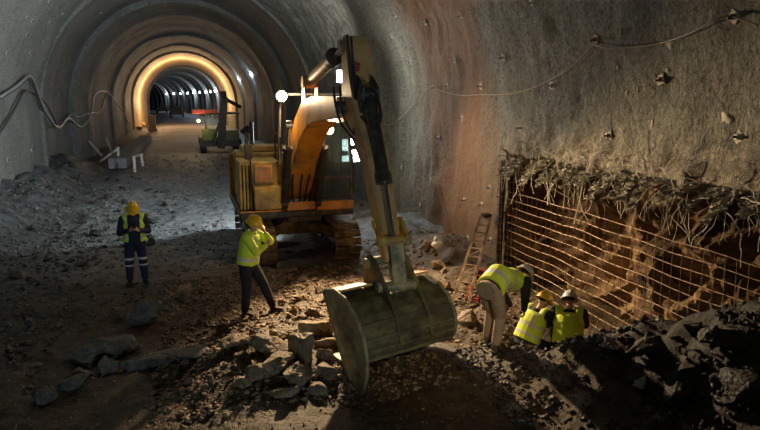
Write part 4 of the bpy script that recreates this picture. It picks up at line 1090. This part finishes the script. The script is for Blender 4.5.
gravel_safe(5000, reg(3.5, 7.4, 4.4, 8.0), .03, .16, DK, 'dark broken chips covering the right spoil heap', 'gravel', 24)
gravel_safe(2600, reg(-3.6, 3.8, 6.2, 10.5), .02, .08, BR, 'fine brown gravel trodden into the foreground ground', 'gravel', 25)
gravel_safe(1800, reg(3.7, 6.2, 8.0, 15.5), .03, .17, BR, 'brown chips at the foot of the right wall and in the pit', 'gravel', 26)
gravel_safe(1600, reg(-5, 6.0, 18, 45), .05, .2, GR, 'grey chips strewn on the tunnel floor behind the machine', 'gravel', 27)

# ------------------------------------------------------------------ reinforcement mesh
MX = RN - 0.12
e = empty('reinforcement_mesh', (MX, 8, 0), 'large rusty steel bar mesh standing over the exposed rock on the right', 'steel mesh')
def wob(a, b, k): return 0.018 * mnoise.noise(Vector((a * 1.3, b * 1.3, k)))
top_z = lambda y: 1.92 + 0.03 * math.sin(y * 2)
for i in range(14):
    z0 = 1.92 - i * 0.165
    bm = B(); tube(bm, [(MX + wob(y, z0, 1) + 0.05 * math.sin(y * .8), y, z0 + 2.2 * wob(y, z0, 5)) for y in np.arange(4.2, 11.42, 0.3)], 0.006, 5); part('horizontal_bar', bm, M['steel_bar'], e)
for i in range(41):
    y = 4.35 + i * 0.172
    bm = B(); tube(bm, [(MX - 0.014 + wob(y, z, 1) + 0.05 * math.sin(y * .8), y + 2 * wob(z, y, 9), z) for z in np.arange(-0.35, 2.02 + 0.12 * math.sin(i * 2.1) + (0.45 if y > 10.6 else 0), 0.25)], 0.0042, 5); part('vertical_bar', bm, M['steel_bar'], e)
e = empty('reinforcement_mesh', (6.3, 11.3, 0), 'narrow upright steel mesh strip at the far end of the cut', 'steel mesh')
for i in range(7):
    x = 6.02 + i * 0.085; bm = B(); tube(bm, [(x + wob(z, x, 3), 11.28, z) for z in np.arange(-0.2, 2.75, 0.3)], 0.007, 5); part('vertical_bar', bm, M['steel_bar'], e)
for i in range(20):
    z = 0.0 + i * 0.14; bm = B(); tube(bm, [(5.98, 11.27 + wob(z, 1, 3), z), (6.3, 11.27, z + wob(z, 2, 3)), (6.58, 11.27, z)], 0.007, 5); part('horizontal_bar', bm, M['steel_bar'], e)
bm = B(); tube(bm, [(6.16, 11.42, -0.1), (6.17, 11.42, 1.0), (6.18, 11.4, 2.55)], 0.06, 8)
single('steel_post', bm, M['rubber'], 'dark upright strip at the far edge of the cut lining', 'post', smooth=True)
# torn wires and membrane rags hanging from the cut edge
lab = 'pale bent wire hanging from the broken lining above the mesh'
for i in range(190):
    r = random.Random(500 + i); y = 4.7 + 6.6 * r.random() ** 1.15; x = RN - 0.16 - 0.12 * r.random(); z = 2.5 + r.uniform(-.05, .75) * r.random()
    pts = [Vector((x, y, z))]; d = Vector((r.uniform(-.5, .1), r.uniform(-1, .6), r.uniform(-.7, .9)))
    for k in range(r.randint(4, 7)):
        d = (d + Vector((r.uniform(-.35, .35), r.uniform(-.6, .6), r.uniform(-.75, .25)))).normalized(); pts.append(pts[-1] + d * r.uniform(.07, .16))
        pts[-1].x = min(pts[-1].x, RN - 0.02); pts[-1].x = max(pts[-1].x, RN - 0.5)
    bm = B(); tube(bm, pts, r.uniform(.0025, .0055), 4, 3); single('torn_wire', bm, M['wire_pale'], lab, 'wire', 'torn wires along the cut edge')
for i in range(34):
    r = random.Random(900 + i); y = 4.8 + 6.4 * (i + r.random()) / 34; z = 2.62 + r.uniform(-.08, .12); w_ = r.uniform(.10, .3); h_ = r.uniform(.12, .42)
    bm = B(); n = 12; g = [[bm.verts.new((RN - 0.18 - 0.02 * b + 0.13 * mnoise.noise(Vector((a * .7 + i * 9, b * .7, 3))), y + (a / n - .5) * w_ * (1 - .5 * b / n) + 0.10 * mnoise.noise(Vector((a * .6, b * .6 + i * 5, 7))), z - h_ * b / n + 0.07 * mnoise.noise(Vector((a + i * 3, b, 1))))) for a in range(n + 1)] for b in range(n + 1)]
    for b in range(n):
        for a in range(n):
            if r.random() < (.55 if (a in (0, 1, n - 2, n - 1) or b > n - 5) else .22): continue
            bm.faces.new((g[b][a], g[b][a + 1], g[b + 1][a + 1], g[b + 1][a]))
    for v in [v for v in bm.verts if not v.link_faces]: bm.verts.remove(v)
    bmesh.ops.solidify(bm, geom=bm.faces[:], thickness=0.012)
    single('membrane_rag', bm, M['membrane'], 'grey crumpled rag of lining membrane hanging from the cut edge', 'rag', 'membrane rags along the cut edge', True)
for px0, py0, px1, py1, lab in ((584, 175, 574, 224, 'straight pale rod hanging at the left part of the cut edge'), (637, 195, 632, 230, 'short pale rod hanging in the middle of the cut edge'), (668, 205, 662, 232, 'thin pale rod right of the middle of the cut edge'), (546, 178, 548, 205, 'stub of rod at the upper left corner of the cut'), (709, 300, 714, 322, 'pale splinter sticking up from the crest of the spoil heap')):
    bm = B(); tube(bm, [atX(px0, py0, RN - 0.32), atX((px0 + px1) / 2 + 1, (py0 + py1) / 2, RN - .3), atX(px1, py1, RN - 0.34)], 0.013, 6); single('steel_rod', bm, M['wire_pale'], lab, 'rod', smooth=True)

# ------------------------------------------------------------------ things on the right wall
def wallpt(px, py, off=0.0):
    """ray against the nominal profile of the near lining (right or left)"""
    d = ray(px, py); prev = None
    for k in range(100, 6000):
        t = k * 0.01; p = CAM + d * t
        inside = abs(p.x) < RN if p.z < ZC else (p.x ** 2 + (p.z - ZC) ** 2) < RN ** 2
        if not inside: break
    n = Vector((-1 if p.x > 0 else 1, 0, 0)) if p.z < ZC else Vector((-p.x, 0, ZC - p.z)).normalized()
    dd = float(disp(np.array([p.x]), np.array([p.y]), np.array([p.z]))[0])
    return p - n * (dd) + n * off, n
bolts = [(462, 15), (505, 57), (482, 86), (550, 86), (519, 128), (395, 15), (420, 25), (390, 37), (407, 63), (455, 60), (465, 118), (448, 86), (440, 138), (555, 154), (531, 3), (413, 165), (432, 180), (402, 167), (386, 148), (469, 238), (492, 240), (482, 205), (490, 188), (466, 200), (450, 209), (383, 62), (377, 85), (418, 205), (593, 40), (658, 80), (608, 136), (733, 137), (733, 17)]
def bolt(px, py, lab, col='grey_steel', s=1.0, grp=None):
    p, n = wallpt(px, py, 0.0); r = random.Random(int(px * 3 + py)); q = n.to_track_quat('Z', 'Y').to_matrix().to_4x4() @ Matrix.Rotation(r.uniform(0, 1.5), 4, 'Z') @ Matrix.Rotation(r.uniform(-.15, .15), 4, 'X')
    e = empty('rock_bolt', p, lab, 'rock bolt', grp)
    bm = B(); box(bm, p + n * 0.012, (0.12 * s, 0.12 * s, 0.014), q, 0.003); part('plate', bm, M['wire_pale'], e)
    bm = B(); cyl(bm, p, p + n * 0.1 * s, 0.015 * s, seg=8); part('rod', bm, M['dark_metal'], e)
    bm = B(); cyl(bm, p + n * 0.02, p + n * 0.055 * s, 0.032 * s, seg=6); part('nut', bm, M[col], e)
    if r.random() < .8:
        bm = B(); u = q @ Vector((1, 0, 0)); tube(bm, [p + n * .03, p + u * .05 + n * .05 - Vector((0, 0, .03)), p + u * .12 - Vector((0, 0, .10)) + n * .02], 0.005, 5, 2); part('wire', bm, M['wire_pale'], e)
special = {(593, 40): ('rock bolt with red nut where the cable hangs on the wall', 'red_paint'), (658, 80): ('rock bolt with red tip below the pale splash on the dark wall', 'red_paint'), (608, 136): ('rock bolt with reddish nut and loose wires above the cut', 'red_paint'), (733, 17): ('stout rock bolt holding the cable at the upper right', 'dark_metal'), (482, 86): ('rock bolt touching the sagging cable at the brown stain', 'grey_steel'), (505, 57): ('pale rock bolt above the cable between stain and red nut', 'grey_steel'), (733, 137): ('rock bolt beside the pale splash at the right edge', 'grey_steel'), (550, 86): ('rock bolt just under the rising cable', 'grey_steel')}
for b in bolts:
    if b in special: bolt(*b, special[b][0], special[b][1], 1.15)
    else: bolt(*b, 'small steel rock bolt plate in the grey and rust stained right wall', s=1.0, grp='rock bolts in the right wall')
for b in ((25, 16), (5, 52), (31, 53), (43, 58), (26, 34), (49, 2), (88, 50), (42, 41), (50, 22), (31, 20), (63, 14), (73, 79), (100, 12), (120, 18), (8, 160), (30, 150), (60, 95), (22, 182)):
    bolt(*b, 'dark little bolt head dotted on the grey left wall', 'dark_metal', 0.9, 'bolt heads in the left wall')
for i, (px, py, sx, sz, lab) in enumerate(((667, 44, .13, .09, 'pale splash on the wall right below the hanging cable'), (722, 119, .10, .14, 'pale splash at the right edge of the wall'), (616, 68, .07, .05, 'small pale fleck below the red bolt'), (648, 126, .04, .16, 'narrow pale streak left of the middle splash'), (625, 93, .04, .09, 'short slanting pale streak under the red bolt'), (637, 89, .03, .09, 'thin pale streak beside the slanting one'), (608, 91, .03, .12, 'thin long pale streak under the red bolt'), (620, 32, .05, .10, 'pale upright fleck above the cable'), (664, 71, .07, .08, 'faint pale fleck beside the red tipped bolt'))):
    p, n = wallpt(px, py, 0.01); bm = B(); q_ = n.to_track_quat('X', 'Z').to_matrix().to_4x4(); sph(bm, p - n * .012, 1, 22, (0.022, sx * .6, sz * .6), q_)
    for v in bm.verts: v.co += (q_ @ Vector((0, mnoise.noise(v.co * 16 + Vector((i, 0, 0))), mnoise.noise(v.co * 16 + Vector((i, 9, 0)))))) * 0.09 * sx / .1 * .6
    single('mortar_splash', bm, M['wire_pale'], lab, 'splash', smooth=True)
# cable slung along the right wall
def wallrun(pts, off, r, m, name, lab, cat='cable', n=5, seg=6):
    bm = B(); tube(bm, [wallpt(x, y, off)[0] for x, y in pts], r, seg, n); return single(name, bm, m, lab, cat, smooth=True)
wallrun([(380, 122), (390, 125), (402, 119), (418, 102), (432, 86), (445, 91), (465, 95), (485, 94), (505, 94), (525, 91), (545, 83), (565, 72), (580, 60), (593, 44)], .08, .011, M['cable_pale'], 'slung_cable', 'thin pale cable sagging across the brown stain to the red bolt')
wallrun([(593, 44), (610, 47), (640, 46), (665, 42), (695, 32), (720, 19), (733, 15), (748, 19), (762, 24)], .08, .012, M['cable_dark'], 'slung_cable', 'dark cable sagging from the red bolt to the upper right')
wallrun([(593, 40), (597, 60), (600, 85), (606, 110), (608, 134)], .04, .006, M['cable_pale'], 'wire', 'thin wire running straight down from the red bolt', 'wire')
wallrun([(416, 20), (424, 50), (432, 86)], .03, .005, M['cable_pale'], 'wire', 'thin wire running up the wall from the cable bend', 'wire')
# hoses on the left wall
wallrun([(-6, 96), (0, 93), (12, 84), (25, 74.5), (33.5, 92), (42, 113), (54.5, 128), (65.6, 118), (77, 127), (84, 114), (91, 94), (105, 92), (118.6, 109), (126, 123)], .2, .05, M['cable_grey'], 'air_hose', 'thick grey hose zigzagging along the left wall, upper of two', 'hose', 3)
wallrun([(-6, 134), (0, 126), (10, 108), (21, 90), (39, 98), (50, 116), (56, 127), (67, 115), (75, 117), (84, 113), (96, 113), (100, 104), (105, 92)], .16, .045, M['cable_dark'], 'air_hose', 'dark hose looping along the left wall, lower of two', 'hose', 3)
wallrun([(-6, 98), (10, 87), (24, 77), (30, 88), (38, 108), (50, 126)], .2, .035, M['cable_dark'], 'air_hose', 'dark hose hugging the underside of the upper grey hose', 'hose', 3)
# flood light mast behind the machine
mb = Vector((4.55, 18.1, H(4.55, 18.1)))
e = empty('light_mast', mb, 'bright flood light mast standing behind the machine beside the right wall', 'light mast')
bm = B(); tube(bm, [mb, mb + Vector((0, 0, 4.7 - mb.z))], 0.035, 8); part('pole', bm, M['grey_steel'], e, True)
for a in (0.5, 2.6, 4.7): bm = B(); tube(bm, [mb + Vector((0, 0, .7)), mb + Vector((.6 * math.cos(a), .6 * math.sin(a), 0.02))], .02, 6); part('leg', bm, M['grey_steel'], e)
for x, y, z in ((4.42, 17.95, 4.42), (4.72, 17.95, 2.6), (4.72, 17.95, 2.1)):
    c = Vector((x, y, z)); bm = B(); box(bm, c + Vector((0, .07, 0)), (.42, .1, .40), None, .02); h_ = part('lamp_head', bm, M['dark_metal'], e)
    bm = B(); box(bm, c, (.36, .02, .34), None, .005); part('lens', bm, M['lamp_cool'], h_)
# ladders leaning on the right wall
def ladder(a, b, w_, n, m, lab, cap=False, name='ladder'):
    a = Vector(a); b = Vector(b); d = (b - a); s = Vector((0.85, -0.5, 0)); s = (s - d.normalized() * s.dot(d.normalized())).normalized() * w_ / 2
    e = empty(name, a, lab, 'ladder')
    for k in (-1, 1):
        bm = B(); beam(bm, a + s * k, b + s * k * (0.75), 0.045, 0.05, (1, 0, 0)); part('side_rail', bm, M[m], e)
    for i in range(n):
        t = (i + .6) / n; f = 1 - .25 * t
        bm = B(); cyl(bm, a + d * t - s * f, a + d * t + s * f, 0.016, seg=8); part('rung', bm, M[m], e)
        if i % 2 and cap: bm = B(); cyl(bm, a + d * t - s * f, a + d * min(1, t + 1 / n) + s * f, 0.01, seg=6); part('brace', bm, M[m], e)
    if cap: bm = B(); box(bm, b, (0.16, 0.22, 0.07), None, 0.01); part('end_cap', bm, M['rubber'], e)
b_ = atX(486, 215, 6.12); a_ = gpx(456, 308)
ladder(a_ + Vector((.06, 0, 0)), b_, 0.30, 11, 'track_steel', 'tall narrow steel ladder with dark top leaning on the wall', True)
a_ = gpx(471, 303); b_ = atX(482, 268, a_.x + 0.7)
ladder(a_, b_, 0.2, 6, 'red_paint', 'short red frame leaning beside the tall ladder')
p = gpx(437, 264)
bm = B(); sph(bm, p + Vector((0, 0, .42)), .11, 12, (1.3, 1, .8)); sph(bm, p + Vector((-.04, 0, .52)), .06, 10, (.8, .8, 1.3))
for v in bm.verts: v.co += Vector((1, 1, 1)) * .02 * mnoise.noise(v.co * 12)
single('plastic_bag', bm, M['white_cloth'], 'small white crumpled bag on the rubble at the wall foot', 'bag', smooth=True)

# ------------------------------------------------------------------ background
for i, (px, py) in enumerate(((253, 75), (240, 80))):
    Y = (58, 70)[i]; p = atY(px, py, Y); e = empty('tunnel_lamp', p, ('bright wall lamp nearest above the dark heap', 'bright wall lamp next to the orange arch')[i], 'lamp')
    bm = B(); box(bm, p + Vector((.12, 0, .05)), (.2, .5, .16), None, .02); part('housing', bm, M['dark_metal'], e)
    bm = B(); sph(bm, p - Vector((0, .26, 0)), .13, 12); part('lens', bm, M['lamp_tunnel'], e, True)
    lamp('tunnel_lamp_light', p + Vector((-.3, -.45, 0)), 170, COOL, .1)
# lamp row in the bend
for i, Y in enumerate((112, 122, 132, 143, 154, 165, 177, 189, 201)):
    x = RN - 1.0 + float(axis_x(np.array([float(Y)]))[0]); p = Vector((x, Y, 5.0)); e = empty('tunnel_lamp', p, 'small white wall lamp in the row inside the far bend', 'lamp', 'lamps in the far bend')
    bm = B(); box(bm, p + Vector((.2, .1, .08)), (.3, .5, .2), None, .02); part('housing', bm, M['dark_metal'], e)
    bm = B(); sph(bm, p, .22, 10); part('lens', bm, M['lamp_tunnel'], e, True)
    if i % 2 == 0: lamp('tunnel_lamp_light', p + Vector((-.5, -.5, 0)), 260, COOL, .2)
for a_ in (5, 35, 65, 95, 125, 155, 180): lamp('arch_lamp', (4.3 * math.cos(R(a_)), 88.0, 3.1 + 4.3 * math.sin(R(a_))), 330, (1.0, 0.64, 0.33), .5)
# site vehicle with raised mast
o_ = Vector((2.3, 45, H(2.3, 45)))
def W(x, y, z): return o_ + Vector((x, y, z))
e = empty('drilling_rig', o_, 'dark green and yellow site rig with raised mast before the orange arch', 'vehicle')
def wb(bm, a, b, bev=0.03): bbox(bm, W(*a), W(*b), bev)
bm = B(); wb(bm, (-1.5, 0, .5), (1.2, 4, 1.15)); part('chassis', bm, M['dark_metal'], e)
bm = B(); wb(bm, (-1.3, -.1, .9), (-.3, 1.2, 1.7)); wb(bm, (.25, -.1, .9), (1.2, 1.2, 1.6)); part('body', bm, M['green_paint'], e)
bm = B()
for x in (-1.0, -.1, 1.2): wb(bm, (x - .04, .2, 1.6), (x + .04, .3, 2.75), 0)
for x in (-1.0, 1.2): wb(bm, (x - .04, 1.7, 1.6), (x + .04, 1.8, 2.75), 0)
wb(bm, (-1.1, .1, 2.7), (1.3, 1.9, 2.85)); cab = part('cab_frame', bm, M['dark_metal'], e)
bm = B(); wb(bm, (-1.9, .1, 2.75), (-.2, 2.4, 3.05), .04); props(part('canopy', bm, M['red_paint'], e), 'faded red canopy')
bm = B(); wb(bm, (-.96, .24, 1.7), (-.14, .26, 2.65), 0); wb(bm, (-.06, .24, 1.7), (1.16, .26, 2.65), 0); part('window', bm, M['glass'], cab)
for x in (-1.25, 1.15):
    for y in (.5, 3.2):
        bm = B(); cyl(bm, W(x - .2, y, .5), W(x + .2, y, .5), .52, seg=24); cyl(bm, W(x - .22, y, .5), W(x + .22, y, .5), .2); part('wheel', bm, M['rubber'], e, True)
bm = B(); beam(bm, W(-.1, -.5, .4), W(.25, -.6, 3.9), .5, .35, (0, 1, 0)); cyl(bm, W(.25, -.6, 3.5), W(.2, -.6, 4.3), .2, seg=12); part('mast', bm, M['dark_metal'], e)
bm = B(); beam(bm, W(.3, -.4, 3.8), W(1.4, .3, 3.2), .2, .2); part('arm', bm, M['dark_metal'], e)
bm = B(); beam(bm, W(-.6, -.4, .9), W(-.1, -.5, 2.2), .18, .18); part('arm', bm, M['dark_metal'], e)
bm = B(); sph(bm, W(-1.5, -.2, 2.3), .1, 12); part('lens', bm, M['lamp_orange'], e, True); lamp('rig_lamp', W(-1.5, -.6, 2.3), 60, (1, .8, .5), .1)
# dark ramp plate and pipes at the right behind the machine
a_ = gpx(243, 150)
bm = B(); box(bm, a_ + Vector((.1, 2.0, .5)), (1.3, 6.0, .12), Matrix.Rotation(R(8), 4, 'X') @ Matrix.Rotation(R(14), 4, 'Y'), .02); box(bm, a_ + Vector((.1, 2.0, .2)), (1.1, 5.4, .5), None, .02)
single('steel_ramp', bm, M['dark_metal'], 'dark tilted steel ramp on the floor behind the machine', 'ramp')
for i, (x0, y0, x1, y1) in enumerate(((248, 150, 252, 136), (252, 152, 264, 146), (258, 158, 262, 145))):
    g = gpx(x0, y0 + 6); q0 = atY(x0, y0, g.y); q1 = atY(x1, y1, g.y)
    bm = B(); cyl(bm, q0, q1, .05, seg=10); single('plastic_pipe', bm, M['white_cloth'], 'short white pipe leaning on the dark steel ramp', 'pipe', 'white pipes at the ramp')
boulder(252, 137, 2.2, (1.2, .9, .8), DK, 'dark earth-covered heap of rock under the wall lamps', .2, 0, .2)
boulder(268, 150, 1.1, (1.2, .9, .8), GR, 'grey block on the floor behind the machine mirror', .2, 0, .2)
# bar and blocks along the left side
a_ = gpx(118, 170); b_ = gpx(146, 142)
bm = B(); d = b_ - a_; beam(bm, a_ + Vector((.0, 0, .35)), b_ + Vector((0, 0, .35)), .9, .55); single('concrete_kerb', bm, M['concrete'], 'long pale concrete kerb running along the left side of the road', 'kerb')
for i, (x0, y0, x1, y1, m, lab) in enumerate(((89, 141, 102, 156, 'cable_grey', 'grey steel bar leaning on the left wall, front one'), (106, 138, 112, 152, 'cable_grey', 'short grey steel bar leaning on the left wall, rear one'), (100, 162, 119, 148, 'wire_pale', 'pale plank lying slantwise on the rubble'), (118, 147, 119, 165, 'wire_pale', 'pale upright post at the near end of the kerb'), (130, 158, 143, 154, 'wire_pale', 'pale plank laid over the small trestle'), (134, 156, 135, 172, 'wire_pale', 'left leg post of the small trestle'), (141, 154, 143, 166, 'wire_pale', 'right leg post of the small trestle'))):
    g = gpx((x0 + x1) / 2, max(y0, y1) + 2)
    bm = B(); beam(bm, atY(x0, y0, g.y), atY(x1, y1, g.y), .12, .08, (0, 1, 0)); single('steel_bar' if 'steel' in lab else 'timber', bm, M[m], lab, 'bar' if 'steel' in lab else 'timber')
g = gpx(153, 131); bm = B(); box(bm, g + Vector((0, 0, .9)), (.75, .6, 1.9), None, .03); box(bm, g + Vector((0, 0, .15)), (1.0, .8, .3), None, .02)
single('concrete_block', bm, M['tan_paint'], 'tan upright block at the left foot of the orange arch', 'block')
for i, (px, py, s) in enumerate(((143, 124, .5), (149, 127, .35), (139, 127, .4))):
    g = gpx(px, py + 3); bm = rock_bm(70 + i, 1, 1, .8); bmesh.ops.transform(bm, matrix=Matrix.Translation(g + Vector((0, 0, s * .6))) @ Matrix.Scale(s * 2, 4), verts=bm.verts[:])
    single('sack', bm, M['yellow_paint'], 'yellow filled sack piled at the left foot of the orange arch', 'sack', 'yellow sacks by the arch', True)
for i, (px, py) in enumerate(((162, 112), (177, 116))):
    g = gpx(px, py + 1); g.z = H(g.x, g.y); bm = B(); box(bm, g + Vector((0, 0, 1.0)), (2.4, 4, 1.0), None, .1); box(bm, g + Vector((.3, 0, 1.8)), (1.5, 1.5, .8), None, .1)
    for sx in (-1, 1):
        for sy in (-1.3, 1.3): cyl(bm, g + Vector((sx * 1.2 - .15, sy, .5)), g + Vector((sx * 1.2 + .15, sy, .5)), .5, seg=14)
    single('site_vehicle', bm, M['dark_metal'], ('dark vehicle farther back at the left inside the arch', 'dark vehicle parked nearer the middle inside the arch')[i], 'vehicle')
